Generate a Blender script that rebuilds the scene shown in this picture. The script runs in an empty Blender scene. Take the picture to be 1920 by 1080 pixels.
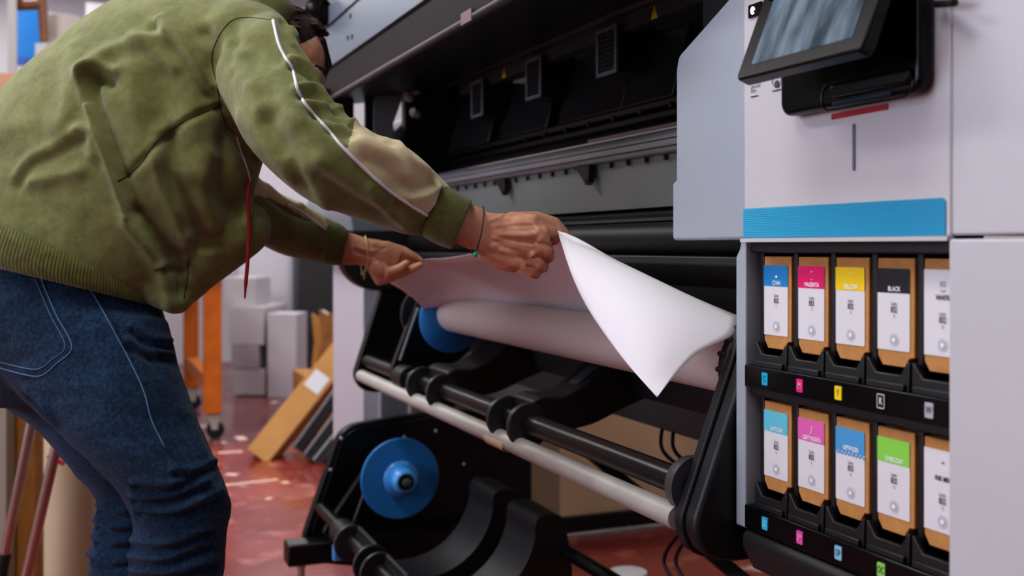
import bpy, bmesh, math, random
import numpy as np
from mathutils import Vector, Matrix, noise
from mathutils.bvhtree import BVHTree
random.seed(7)
PI = math.pi
C = bpy.context.scene.collection
SC = bpy.context.scene

# ------------------------------------------------------------------ camera model (used to turn measured sight lines into places)
FPX = 2000.0; HOR = 463.0; CAMZ = 1.05
TH = math.atan2(821.0, FPX); cs, sn = math.cos(TH), math.sin(TH)
VDIR = Vector((-cs, sn, 0)); RDIR = Vector((sn, cs, 0))
def U(u, v, D):
    R = (u-960)/FPX*D
    return Vector((-cs*D+sn*R, sn*D+cs*R, CAMZ-(v-HOR)*D/FPX))
def UX(u, v, X):
    k = (u-960)/FPX
    return U(u, v, X/(-cs+sn*k))
def UY(u, v, Y):
    k = (u-960)/FPX
    return U(u, v, Y/(sn+cs*k))
def UZ(u, v, Z=0.0):
    return U(u, v, (CAMZ-Z)*FPX/(v-HOR))
def px(p):
    D = -cs*p[0]+sn*p[1]; R = sn*p[0]+cs*p[1]
    return 960+FPX*R/D, HOR-FPX*(p[2]-CAMZ)/D, D
def px_np(V):
    D = -cs*V[:, 0]+sn*V[:, 1]; R = sn*V[:, 0]+cs*V[:, 1]
    return 960+FPX*R/D, HOR-FPX*(V[:, 2]-CAMZ)/D, D

# ------------------------------------------------------------------ materials
def srgb(h):
    h = h.lstrip('#'); c = [int(h[i:i+2], 16)/255 for i in (0, 2, 4)]
    return tuple((x/12.92 if x <= .04045 else ((x+.055)/1.055)**2.4) for x in c)+(1,)
MATS = {}
def mat(name, col, rough=.5, metal=0, bump=0, bscale=200, var=0, vscale=8, spec=.5, emit=None, estr=0, sheen=0, coat=0, sss=0):
    if name in MATS: return MATS[name]
    m = bpy.data.materials.new(name); m.use_nodes = True
    nt = m.node_tree; b = nt.nodes['Principled BSDF']
    c = srgb(col) if isinstance(col, str) else col
    b.inputs['Base Color'].default_value = c
    b.inputs['Roughness'].default_value = rough; b.inputs['Metallic'].default_value = metal
    b.inputs['Specular IOR Level'].default_value = spec
    if sheen: b.inputs['Sheen Weight'].default_value = sheen
    if coat: b.inputs['Coat Weight'].default_value = coat
    if sss:
        b.inputs['Subsurface Weight'].default_value = sss
        b.inputs['Subsurface Radius'].default_value = (.012, .005, .003); b.inputs['Subsurface Scale'].default_value = 1
    if emit: b.inputs['Emission Color'].default_value = srgb(emit); b.inputs['Emission Strength'].default_value = estr
    tc = nt.nodes.new('ShaderNodeTexCoord')
    if bump:
        n = nt.nodes.new('ShaderNodeTexNoise'); n.inputs['Scale'].default_value = bscale; n.inputs['Detail'].default_value = 4
        nt.links.new(tc.outputs['Object'], n.inputs['Vector'])
        bp = nt.nodes.new('ShaderNodeBump'); bp.inputs['Strength'].default_value = bump; bp.inputs['Distance'].default_value = .002
        nt.links.new(n.outputs['Fac'], bp.inputs['Height']); nt.links.new(bp.outputs['Normal'], b.inputs['Normal'])
    if var:
        n = nt.nodes.new('ShaderNodeTexNoise'); n.inputs['Scale'].default_value = vscale; n.inputs['Detail'].default_value = 5
        nt.links.new(tc.outputs['Object'], n.inputs['Vector'])
        r = nt.nodes.new('ShaderNodeValToRGB')
        r.color_ramp.elements[0].position = .3; r.color_ramp.elements[1].position = .7
        r.color_ramp.elements[0].color = tuple(x*(1-var) for x in c[:3])+(1,)
        r.color_ramp.elements[1].color = tuple(min(1, x*(1+var)) for x in c[:3])+(1,)
        nt.links.new(n.outputs['Fac'], r.inputs['Fac']); nt.links.new(r.outputs['Color'], b.inputs['Base Color'])
    MATS[name] = m; return m
white_pl = mat('white_plastic', '#b9babf', .42, var=.03, vscale=3)
door_pl = mat('door_plastic', '#bdbcc1', .38, var=.03, vscale=4)
grey_pl = mat('grey_plastic', '#98a1aa', .38)
black_pl = mat('black_plastic', '#121316', .42, bump=.15, bscale=900)
black_gl = mat('black_gloss', '#08090b', .25, spec=.3)
black_mt = mat('black_metal', '#0e0f11', .35, metal=.2)
black_rb = mat('black_rubber', '#17181a', .5, bump=.1, bscale=500)
rod_mt = mat('dark_rod', '#1c1c1e', .33, metal=.4)
collar_m = mat('collar_rubber', '#2c2d30', .4)
alu = mat('aluminium', '#b3b0aa', .5, metal=.3, var=.08, vscale=14)
alu_d = mat('aluminium_beam', '#8d8f92', .4, metal=.35, var=.1, vscale=10)
beige_pl = mat('board_beige', '#c9ae8e', .8, var=.12, vscale=5)
card = mat('cardboard', '#a9793f', .8, bump=.3, bscale=300, var=.12, vscale=20)
card_l = mat('cardboard_light', '#bd8f55', .8, bump=.2, bscale=200, var=.08, vscale=9)
carton_m = mat('carton', '#b4824a', .75, bump=.3, bscale=700, var=.1, vscale=60)
blue_d = mat('blue_disc', '#2a7ec0', .42)
blue_l = mat('blue_hub', '#4f97d6', .3)
paper_w = mat('paper_white', '#e9e7ec', .55, spec=.3)
roll_w = mat('paper_roll', '#cfc3bd', .45, spec=.4)
lab_w = mat('label_white', '#d2d2d6', .45)
ink_txt = mat('ink_text', '#2b2b30', .5)
wht_txt = mat('white_text', '#eef0f4', .5)

# ------------------------------------------------------------------ mesh builder
class MB:
    def __init__(s): s.v = []; s.f = []; s.mi = []
    def add(s, vs, fs, mi=0):
        o = len(s.v); s.v += [tuple(p) for p in vs]; s.f += [tuple(i+o for i in f) for f in fs]; s.mi += [mi]*len(fs)
    def box(s, x0, x1, y0, y1, z0, z1, mi=0):
        vs = [(x, y, z) for z in (z0, z1) for y in (y0, y1) for x in (x0, x1)]
        s.add(vs, [(0, 2, 3, 1), (4, 5, 7, 6), (0, 1, 5, 4), (2, 6, 7, 3), (0, 4, 6, 2), (1, 3, 7, 5)], mi); return s
    def prism(s, poly, a0, a1, axis='x', mi=0):
        n = len(poly)
        def mk(p, a):
            return (a, p[0], p[1]) if axis == 'x' else ((p[0], a, p[1]) if axis == 'y' else (p[0], p[1], a))
        vs = [mk(p, a0) for p in poly]+[mk(p, a1) for p in poly]
        fs = [tuple(range(n)), tuple(range(2*n-1, n-1, -1))]+[(i, (i+1) % n+0, (i+1) % n+n, i+n) for i in range(n)]
        s.add(vs, fs, mi); return s
    def tube(s, pts, r, n=12, cap=True, mi=0):
        pts = [Vector(p) for p in pts]; m = len(pts)
        rs = r if isinstance(r, (list, tuple)) else [r]*m
        t0 = (pts[1]-pts[0]).normalized(); ref = Vector((0, 0, 1)) if abs(t0.z) < .9 else Vector((1, 0, 0))
        nrm = t0.cross(ref).normalized(); vs = []
        for i, p in enumerate(pts):
            t = (pts[min(i+1, m-1)]-pts[max(i-1, 0)])
            t = t.normalized() if t.length > 1e-9 else t0
            nrm = (nrm-t*nrm.dot(t)).normalized(); b = t.cross(nrm)
            for k in range(n):
                a = 2*PI*k/n; vs.append(p+(nrm*math.cos(a)+b*math.sin(a))*rs[i])
        fs = [(i*n+k, i*n+(k+1) % n, (i+1)*n+(k+1) % n, (i+1)*n+k) for i in range(m-1) for k in range(n)]
        if cap: fs += [tuple(range(n))[::-1], tuple((m-1)*n+k for k in range(n))]
        s.add(vs, fs, mi); return s
    def lathe(s, prof, origin, axis, n=40, mi=0):
        """prof: (distance along axis, radius)"""
        o = Vector(origin); ax = Vector(axis).normalized()
        ref = Vector((0, 0, 1)) if abs(ax.z) < .9 else Vector((1, 0, 0))
        e1 = ax.cross(ref).normalized(); e2 = ax.cross(e1); vs = []
        for d, r in prof:
            for k in range(n):
                a = 2*PI*k/n; vs.append(o+ax*d+(e1*math.cos(a)+e2*math.sin(a))*max(r, 1e-5))
        m = len(prof)
        fs = [(i*n+k, i*n+(k+1) % n, (i+1)*n+(k+1) % n, (i+1)*n+k) for i in range(m-1) for k in range(n)]
        fs += [tuple(range(n))[::-1], tuple((m-1)*n+k for k in range(n))]
        s.add(vs, fs, mi); return s
    def ball(s, c, r, sc=(1, 1, 1), M=None, nu=20, nv=14):
        c = Vector(c); vs = [];
        for i in range(nv+1):
            th = PI*i/nv
            for k in range(nu):
                a = 2*PI*k/nu
                p = Vector((math.sin(th)*math.cos(a)*sc[0], math.sin(th)*math.sin(a)*sc[1], math.cos(th)*sc[2]))*r
                if M is not None: p = M @ p
                vs.append(c+p)
        fs = [(i*nu+k, (i+1)*nu+k, (i+1)*nu+(k+1) % nu, i*nu+(k+1) % nu) for i in range(nv) for k in range(nu)]
        s.add(vs, fs); return s
    def capsule(s, a, ra, b, rb, n=16):
        a, b = Vector(a), Vector(b); d = b-a; L = d.length
        if L < 1e-6: return s.ball(a, ra)
        prof = []
        for i in range(6): t = PI/2*(1-i/5); prof.append((-ra*math.sin(t), ra*math.cos(t)))
        for i in range(6): t = PI/2*(i/5); prof.append((L+rb*math.sin(t), rb*math.cos(t)))
        return s.lathe(prof, a, d, n)
    def chain(s, pts):
        """pts: list of (Vector, radius)"""
        for (a, ra), (b, rb) in zip(pts, pts[1:]): s.capsule(a, ra, b, rb)
        return s
    def mesh(s, name):
        me = bpy.data.meshes.new(name); me.from_pydata(s.v, [], s.f)
        bm = bmesh.new(); bm.from_mesh(me); bmesh.ops.remove_doubles(bm, verts=bm.verts, dist=1e-6)
        bmesh.ops.recalc_face_normals(bm, faces=bm.faces); bm.to_mesh(me); bm.free()
        return me

def tag(o, label=None, cat=None, group=None, kind=None):
    if label: o['label'] = label
    if cat: o['category'] = cat
    if group: o['group'] = group
    if kind: o['kind'] = kind
    return o
def build(mb, name, m, parent=None, bevel=0, smooth=None, seg=2, label=None):
    me = mb.mesh(name); o = bpy.data.objects.new(name, me); C.objects.link(o)
    ms = m if isinstance(m, (list, tuple)) else [m]
    for x in ms: me.materials.append(x)
    if len(ms) > 1 and len(mb.mi) == len(me.polygons):
        for p, i in zip(me.polygons, mb.mi): p.material_index = i
    if bevel:
        b = o.modifiers.new('bevel', 'BEVEL'); b.width = bevel; b.segments = seg; b.limit_method = 'ANGLE'; b.angle_limit = math.radians(35)
    ang = 35 if smooth is None else smooth
    if ang:
        me.shade_smooth()
        me.set_sharp_from_angle(angle=math.radians(ang))
    if parent is not None: o.parent = parent; o.matrix_parent_inverse = parent_inv(parent)
    if label: o['label'] = label
    return o
def parent_inv(p):
    M = Matrix.Identity(4); q = p
    W = Matrix.Identity(4)
    while q is not None:
        W = Matrix.Translation(q.location) @ W if True else W
        q = q.parent if q.parent is not None and q.matrix_parent_inverse == Matrix.Identity(4) else None
    return W.inverted()
def thing(name, label, cat, loc=(0, 0, 0), group=None):
    o = bpy.data.objects.new(name, None); C.objects.link(o); o.location = loc; o.empty_display_size = .05
    tag(o, label, cat, group); return o
def bx(name, m, x0, x1, y0, y1, z0, z1, parent=None, bevel=0, **k):
    return build(MB().box(x0, x1, y0, y1, z0, z1), name, m, parent, bevel, **k)

def text_verts(s, size, xscale=1.0, bold=0.0):
    cu = bpy.data.curves.new('t', 'FONT'); cu.body = s; cu.size = size; cu.align_x = 'CENTER'; cu.align_y = 'CENTER'; cu.offset = bold; cu.resolution_u = 3
    o = bpy.data.objects.new('t', cu); C.objects.link(o)
    dg = bpy.context.evaluated_depsgraph_get(); me = bpy.data.meshes.new_from_object(o.evaluated_get(dg))
    vs = [(v.co.x*xscale, v.co.y) for v in me.vertices]; fs = [tuple(p.vertices) for p in me.polygons]
    bpy.data.objects.remove(o); bpy.data.curves.remove(cu); bpy.data.meshes.remove(me)
    return vs, fs
def add_text(mb, s, x, y, z, size, xs=1.0, bold=0.0, left=False):
    """lettering lying in the plane facing -Y"""
    vs, fs = text_verts(s, size, xs, bold)
    dx = -min(v[0] for v in vs) if left else 0
    mb.add([(x+dx+v[0], y, z+v[1]) for v in vs], fs)
def rrect(x0, x1, z0, z1, r, n=5, corners=(1, 1, 1, 1)):
    """rounded rectangle, corners: bl br tr tl"""
    P = []
    for (cx, cz, a0, on) in ((x0+r, z0+r, PI, corners[0]), (x1-r, z0+r, 1.5*PI, corners[1]), (x1-r, z1-r, 0, corners[2]), (x0+r, z1-r, .5*PI, corners[3])):
        if on:
            for i in range(n+1): a = a0+PI/2*i/n; P.append((cx+r*math.cos(a), cz+r*math.sin(a)))
        else:
            P.append((x0 if cx < (x0+x1)/2 else x1, z0 if cz < (z0+z1)/2 else z1))
    return P
def round_poly(P, rads, n=6):
    out = []
    for i, p in enumerate(P):
        r = rads[i] if isinstance(rads, (list, tuple)) else rads
        p = Vector(p); a = (Vector(P[i-1])-p); b = (Vector(P[(i+1) % len(P)])-p)
        r = min(r, a.length*.45, b.length*.45)
        if r < 1e-5: out.append(tuple(p)); continue
        a = p+a.normalized()*r; b = p+b.normalized()*r
        for k in range(n+1):
            t = k/n; q = a*(1-t)**2+p*2*t*(1-t)+b*t*t; out.append((q.x, q.y))
    return out
def catmull(P, k):
    P = [np.array(p, float) for p in P]; out = []
    Q = [2*P[0]-P[1]]+P+[2*P[-1]-P[-2]]
    for i in range(1, len(Q)-2):
        for j in range(k):
            t = j/k; a, b, c, d = Q[i-1:i+3]
            out.append(.5*((2*b)+(-a+c)*t+(2*a-5*b+4*c-d)*t*t+(-a+3*b-3*c+d)*t**3))
    out.append(P[-1]); return out

# =================================================================== THE ROOM
def floor_mat():
    m = bpy.data.materials.new('red_painted_floor'); m.use_nodes = True; nt = m.node_tree; b = nt.nodes['Principled BSDF']
    g = nt.nodes.new('ShaderNodeNewGeometry')
    def nz(scale, det, lo, hi):
        n = nt.nodes.new('ShaderNodeTexNoise'); n.inputs['Scale'].default_value = scale; n.inputs['Detail'].default_value = det
        nt.links.new(g.outputs['Position'], n.inputs['Vector'])
        r = nt.nodes.new('ShaderNodeMapRange'); r.inputs['From Min'].default_value = lo; r.inputs['From Max'].default_value = hi
        nt.links.new(n.outputs['Fac'], r.inputs['Value']); return r.outputs['Result']
    def mix(f, a, bb):
        x = nt.nodes.new('ShaderNodeMix'); x.data_type = 'RGBA'
        nt.links.new(f, x.inputs['Factor'])
        for s, i in ((a, 6), (bb, 7)):
            if isinstance(s, tuple): x.inputs[i].default_value = s
            else: nt.links.new(s, x.inputs[i])
        return x.outputs[2]
    c = mix(nz(2.2, 4, .35, .65), srgb('#7a2d28'), srgb('#96433b'))
    c = mix(nz(7, 6, .56, .74), c, srgb('#b9746a'))
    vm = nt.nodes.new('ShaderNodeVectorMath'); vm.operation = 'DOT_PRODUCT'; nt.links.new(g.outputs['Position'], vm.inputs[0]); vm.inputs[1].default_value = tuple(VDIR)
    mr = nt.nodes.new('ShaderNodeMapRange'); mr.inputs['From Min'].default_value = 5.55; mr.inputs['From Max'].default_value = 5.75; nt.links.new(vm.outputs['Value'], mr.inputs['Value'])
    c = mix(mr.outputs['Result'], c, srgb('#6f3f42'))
    c = mix(nz(5, 3, .69, .73), c, srgb('#d9d2c8'))
    nt.links.new(c, b.inputs['Base Color']); nt.links.new(nz(3, 4, .2, 1.6), b.inputs['Roughness'])
    return m
struct = lambda o: tag(o, kind='structure')
wallm = mat('wall_paint', '#c6c4c9', .7, var=.03, vscale=1)
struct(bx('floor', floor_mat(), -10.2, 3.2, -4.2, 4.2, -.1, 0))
struct(bx('ceiling', wallm, -10.2, 3.2, -4.2, 4.2, 3.4, 3.5))
struct(bx('wall_back', wallm, -10.2, -10, -4.2, 4.2, 0, 3.4))
struct(bx('wall_front', wallm, 3, 3.2, -4.2, 4.2, 0, 3.4))
struct(bx('wall_left', wallm, -10, 3, -4.2, -4, 0, 3.4))
struct(bx('wall_right', wallm, -10, 3, 4, 4.2, 0, 3.4))

# =================================================================== THE PRINTER
printer = thing('large_format_printer', 'large white and black roll printer with raised hood and coloured ink cartons', 'printer')
XL, XR = -3.2, -1.43
# --- right cabinet
def FX(u, Y): return UY(u, 463, Y).x
cab = bx('cabinet_housing', white_pl, -1.275, -.30, .90, 1.7, 1.10, 1.75, printer, .01)
P = [(-1.443, 1.060), (-1.443, 1.149), (-1.432, 1.153), (-1.432, 1.325), (-1.425, 1.345), (-1.285, 1.405), (-1.275, 1.42), (-1.275, 1.75), (-1.246, 1.75), (-1.246, 1.060)]
build(MB().prism(round_poly(P, [.008, .004, .004, .02, .03, .02, .01, 0, 0, 0]), .862, .905, 'y'), 'side_cover', mat('side_cover_grey', '#9aa2ad', .35), printer, .006, seg=3)
dr = build(MB().prism(rrect(-1.245, -.867, 1.060, 1.75, .006), .858, .9, 'y'), 'front_door', door_pl, printer, .003)
st = mat('cyan_stripe', '#1493bd', .35)
def stripe_mat():
    m = st; nt = m.node_tree; b = nt.nodes['Principled BSDF']
    g = nt.nodes.new('ShaderNodeNewGeometry'); sx = nt.nodes.new('ShaderNodeSeparateXYZ'); nt.links.new(g.outputs['Position'], sx.inputs[0])
    def math_(op, a, b_):
        n = nt.nodes.new('ShaderNodeMath'); n.operation = op
        for i, q in enumerate((a, b_)):
            if q is None: continue
            if isinstance(q, (int, float)): n.inputs[i].default_value = q
            else: nt.links.new(q, n.inputs[i])
        return n.outputs[0]
    a = math_('SINE', math_('MULTIPLY', math_('ADD', sx.outputs['X'], sx.outputs['Z']), 1050), None)
    c = math_('SINE', math_('MULTIPLY', math_('SUBTRACT', sx.outputs['X'], sx.outputs['Z']), 1050), None)
    d = math_('GREATER_THAN', math_('MULTIPLY', a, c), .1)
    grad = nt.nodes.new('ShaderNodeMapRange'); nt.links.new(sx.outputs['X'], grad.inputs['Value'])
    grad.inputs['From Min'].default_value = -1.25; grad.inputs['From Max'].default_value = -.95; grad.inputs['To Min'].default_value = .75; grad.inputs['To Max'].default_value = .12
    f = math_('MULTIPLY', d, grad.outputs['Result'])
    x = nt.nodes.new('ShaderNodeMix'); x.data_type = 'RGBA'; nt.links.new(f, x.inputs['Factor'])
    x.inputs[6].default_value = srgb('#0a86b0'); x.inputs[7].default_value = srgb('#5fc3dc')
    nt.links.new(x.outputs[2], b.inputs['Base Color'])
stripe_mat()
build(MB().prism(rrect(-1.2445, -.874, 1.0625, 1.1025, .006, corners=(0, 0, 1, 0)), .8568, .8575, 'y'), 'cyan_stripe', st, dr)
build(MB().prism(rrect(-1.245, -.867, 1.0565, 1.0615, .001), .852, .9, 'y'), 'door_lip', white_pl, dr)
# end cabinet
bx('end_panel', white_pl, -.864, -.30, .855, 1.7, 1.062, 1.75, printer, .003)
bx('end_panel', white_pl, -.866, -.30, .853, 1.7, .35, 1.0585, printer, .003)
bx('seam_gap', black_mt, -.8675, -.8635, .862, .9, 1.056, 1.75, printer)
# marks on the door
def onface(u, v, Y=.8575): return UY(u, v, Y)
q = onface(1560, 225); q2 = onface(1665, 204)
build(MB().prism([(q.x, 1.2055), (q2.x, 1.2065), (q2.x, 1.2135), (q.x, 1.2125)], .8565, .8575, 'y'), 'red_mark', mat('red_mark', '#a3121f', .4), dr)
q = onface(1601, 232); q2 = onface(1601, 320)
build(MB().prism(rrect(q.x-.002, q.x+.002, q2.z, q.z, .0019), .8565, .8575, 'y'), 'slot_line', mat('slot_grey', '#6d7079', .4), dr)
t = MB(); q = onface(1408, 156)
for i, s_ in enumerate(('Participate,', 'Learn and', 'Share')): add_text(t, s_, q.x, .8572, q.z-i*.0055, .0072, .75, left=True)
qa = onface(1408, 182); t.box(qa.x, qa.x+.0165, .857, .8574, qa.z-.0006, qa.z+.0006)
build(t, 'notice_lettering', ink_txt, dr, smooth=0)
t = MB(); q = onface(1457, 153); cl = []
for a in range(0, 361, 15):
    a = math.radians(a); r = .0075+.0016*abs(math.sin(a*1.5+.4)); cl.append((q.x+1.15*r*math.cos(a), .857, q.z+.001+r*math.sin(a)*1.0))
t.tube(cl, .0004, 6)
for r in (.0045, .0030): t.tube([(q.x+r*math.cos(a/12*PI), .857, q.z-.003+r*math.sin(a/12*PI)) for a in range(25)], .0004, 6)
for a in range(6): t.tube([(q.x, .857, q.z-.003), (q.x+.0045*math.cos(a*PI/3), .857, q.z-.003+.0045*math.sin(a*PI/3))], .0003, 6)
t.box(q.x-.010, q.x+.010, .8568, .8574, q.z-.0118, q.z-.0107)
build(t, 'cloud_emblem', ink_txt, dr, smooth=0)
q = onface(1414, 20)
bk = build(MB().prism(rrect(q.x-.011, q.x+.02, q.z-.009, q.z+.009, .002), .8555, .8575, 'y'), 'indicator_plate', black_gl, dr)
t = MB(); t.tube([(q.x+.0+.0035*math.cos(a/12*PI), .855, q.z+.0045*math.sin(a/12*PI)) for a in range(22)], .0009, 6); t.ball((q.x, .8548, q.z), .0015)
build(t, 'indicator_light', mat('led_white', '#ffffff', .4, emit='#fff1e0', estr=3), bk)
# console
con = MB(); con.prism(rrect(-1.134, -.889, 1.216, 1.75, .018), .836, .858, 'y')
con = build(con, 'screen_console', black_gl, printer, .006, seg=3)
con['label'] = 'black glossy console mount behind the screen'
zc = UY(1625, 168, .835).z
rim = [Vector((x, .8355, z)) for x, z in rrect(FX(1541, .836), FX(1712, .836), zc-.016, zc+.016, .0150, 8)]
build(MB().tube(rim+[rim[0]], .0012, 8), 'handle_rim', black_gl, con)
build(MB().prism(rrect(FX(1556, .83), FX(1706, .83), zc-.003, zc+.013, .0075, 6), .828, .836, 'y'), 'pull_handle', black_gl, con, .003)
g = MB()
x0, x1 = FX(1562, .835), FX(1668, .835)
for i in range(26): x = x0+(x1-x0)*i/25; g.box(x-.0008, x+.0008, .8345, .8362, 1.2185, 1.222)
build(g, 'vent_grille', mat('grille_blue', '#24455e', .4), con, smooth=0)
# touch screen
BL = UY(1378, 152, .76); BR = Vector((-.891, .76, BL.z)); upd = Vector((0, .40, 1)).normalized(); nn = Vector((0, -1, .40)).normalized()
def sp(x, h, d): return Vector((x, .76, BL.z))+upd*h+nn*d
def slab(mb, x0, x1, h0, h1, d0, d1, r=.008):
    P = rrect(x0, x1, h0, h1, r); n = len(P)
    vs = [sp(x, h, d0) for x, h in P]+[sp(x, h, d1) for x, h in P]
    mb.add(vs, [tuple(range(n)), tuple(range(2*n-1, n-1, -1))]+[(i, (i+1) % n, (i+1) % n+n, i+n) for i in range(n)])
    return mb
ts = build(slab(MB(), BL.x, BR.x, 0, .21, -.018, 0, .010), 'touch_screen', black_gl, printer, .003, seg=3)
def screen_mat():
    m = bpy.data.materials.new('screen_glass'); m.use_nodes = True; nt = m.node_tree; b = nt.nodes['Principled BSDF']
    g = nt.nodes.new('ShaderNodeNewGeometry'); mp = nt.nodes.new('ShaderNodeMapping'); mp.inputs['Rotation'].default_value = (0, .7, 0); mp.inputs['Scale'].default_value = (22, 6, 6)
    nt.links.new(g.outputs['Position'], mp.inputs['Vector'])
    n = nt.nodes.new('ShaderNodeTexNoise'); n.inputs['Scale'].default_value = 1.5; n.inputs['Detail'].default_value = 6; nt.links.new(mp.outputs[0], n.inputs['Vector'])
    r = nt.nodes.new('ShaderNodeValToRGB'); r.color_ramp.elements[0].position = .35; r.color_ramp.elements[1].position = .72
    r.color_ramp.elements[0].color = srgb('#22323c'); r.color_ramp.elements[1].color = srgb('#71838f')
    nt.links.new(n.outputs['Fac'], r.inputs['Fac']); nt.links.new(r.outputs['Color'], b.inputs['Base Color'])
    nt.links.new(r.outputs['Color'], b.inputs['Emission Color']); b.inputs['Emission Strength'].default_value = .25
    b.inputs['Roughness'].default_value = .16; return m
build(slab(MB(), BL.x+.026, BR.x-.022, .018, .19, -.001, .0006, .002), 'display', screen_mat(), ts)
build(MB().tube([sp(BL.x+.017, .115, -.001), sp(BL.x+.017, .115, .004)], .0075, 20), 'screen_button', black_pl, ts)
build(MB().tube([(-.99, .79, 1.36), (-.99, .84, 1.38)], .03, 16), 'screen_arm', black_pl, ts)
build(MB().tube([UY(1757, 8, .85), UY(1790, 5, .83)], .004, 10), 'screen_cable', black_rb, con)

# --- cartridge bay
bay = thing('cartridge_bay', None, None); del_keys = [k for k in ('label', 'category') if k in bay.keys()]
for k in del_keys: del bay[k]
bpy.data.objects.remove(bay)
bay = bx('cartridge_bay', black_pl, -1.256, -.862, .985, 1.3, .64, 1.056, printer)
XK = [-1.207+.075*k for k in range(5)]
cover_strip = MB().prism([(-1.2785, .657), (-1.2785, 1.036), (-1.270, 1.046), (-1.266, 1.058), (-1.255, 1.058), (-1.255, .657)], .868, 1.0, 'y')
build(cover_strip, 'bay_side_strip', grey_pl, printer, .002)
for z0, z1 in ((1.042, 1.058), (.843, .856)):
    bx('bay_rail', black_pl, -1.255, -.862, .876, .99, z0, z1, bay, .002)
for k in range(-1, 5):
    xd = -1.207+.075*k
    for z0, z1 in ((.888, 1.045), (.69, .846)):
        bx('bay_divider', black_pl, xd+.0385, xd+.0475, .884, .985, z0, z1, bay, .0015)
def clip(xk, z):
    P = [(-.036, -.022), (-.036, .012), (-.0325, .012), (-.0265, .004), (-.0195, -.004), (.021, -.004), (.028, .006), (.0315, .012), (.0355, .012), (.0355, -.022)]
    mb = MB().prism([(xk+.0005+a, z+b) for a, b in P], .8745, .8815, 'y')
    mb.box(xk-.031, xk+.031, .870, .876, z-.0215, z-.0135)
    return build(mb, 'carton_clip', black_pl, bay, .0012)
for x in XK:
    clip(x, .907); clip(x, .712)
bx('badge_strip', black_gl, -1.255, -.862, .866, .985, .8555, .886, bay, .0015)
bx('badge_strip', black_gl, -1.255, -.862, .866, .985, .659, .691, bay, .0015)
build(MB().prism([(.862, .633), (.862, .649), (.869, .656), (.99, .656), (.99, .60), (.88, .60)], -1.255, -.862, 'x'), 'bay_ledge', black_rb, printer, .003, seg=3)
def badge(x, z, txt, col, tcol, outline=False):
    b = build(MB().prism(rrect(x-.0063, x+.0063, z-.0085, z+.0085, .0015), .8645, .8661, 'y'), 'ink_badge', mat('badge_'+txt, col, .4), bay)
    t = MB(); add_text(t, txt, x, .8642, z, .0115, .75 if len(txt) == 1 else .6, .0001)
    if outline:
        P = [Vector((a, .8643, c)) for a, c in rrect(x-.006, x+.006, z-.008, z+.008, .0015)]; t.tube(P+[P[0]], .0005, 6)
    build(t, 'lettering', mat('badgetext_'+txt, tcol, .5), b, smooth=0)
for x, a in zip(XK, (('C', '#13a5cc', '#0d4f63'), ('M', '#d6247f', '#f0b5d4'), ('Y', '#e6cb10', '#33300a'), ('K', '#131417', '#dfe3e8', True), ('W', '#a5aab2', '#202226'))):
    badge(x+.001, .8712, *a)
for x, a in zip(XK, (('LC', '#30aed0', '#b6e2ee'), ('LM', '#d64ba6', '#f2c3e2'), ('OP', '#86bbd6', '#1f4456'), ('OC', '#8cc960', '#24401a'))):
    badge(x+.001, .6755, *a)

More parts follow.
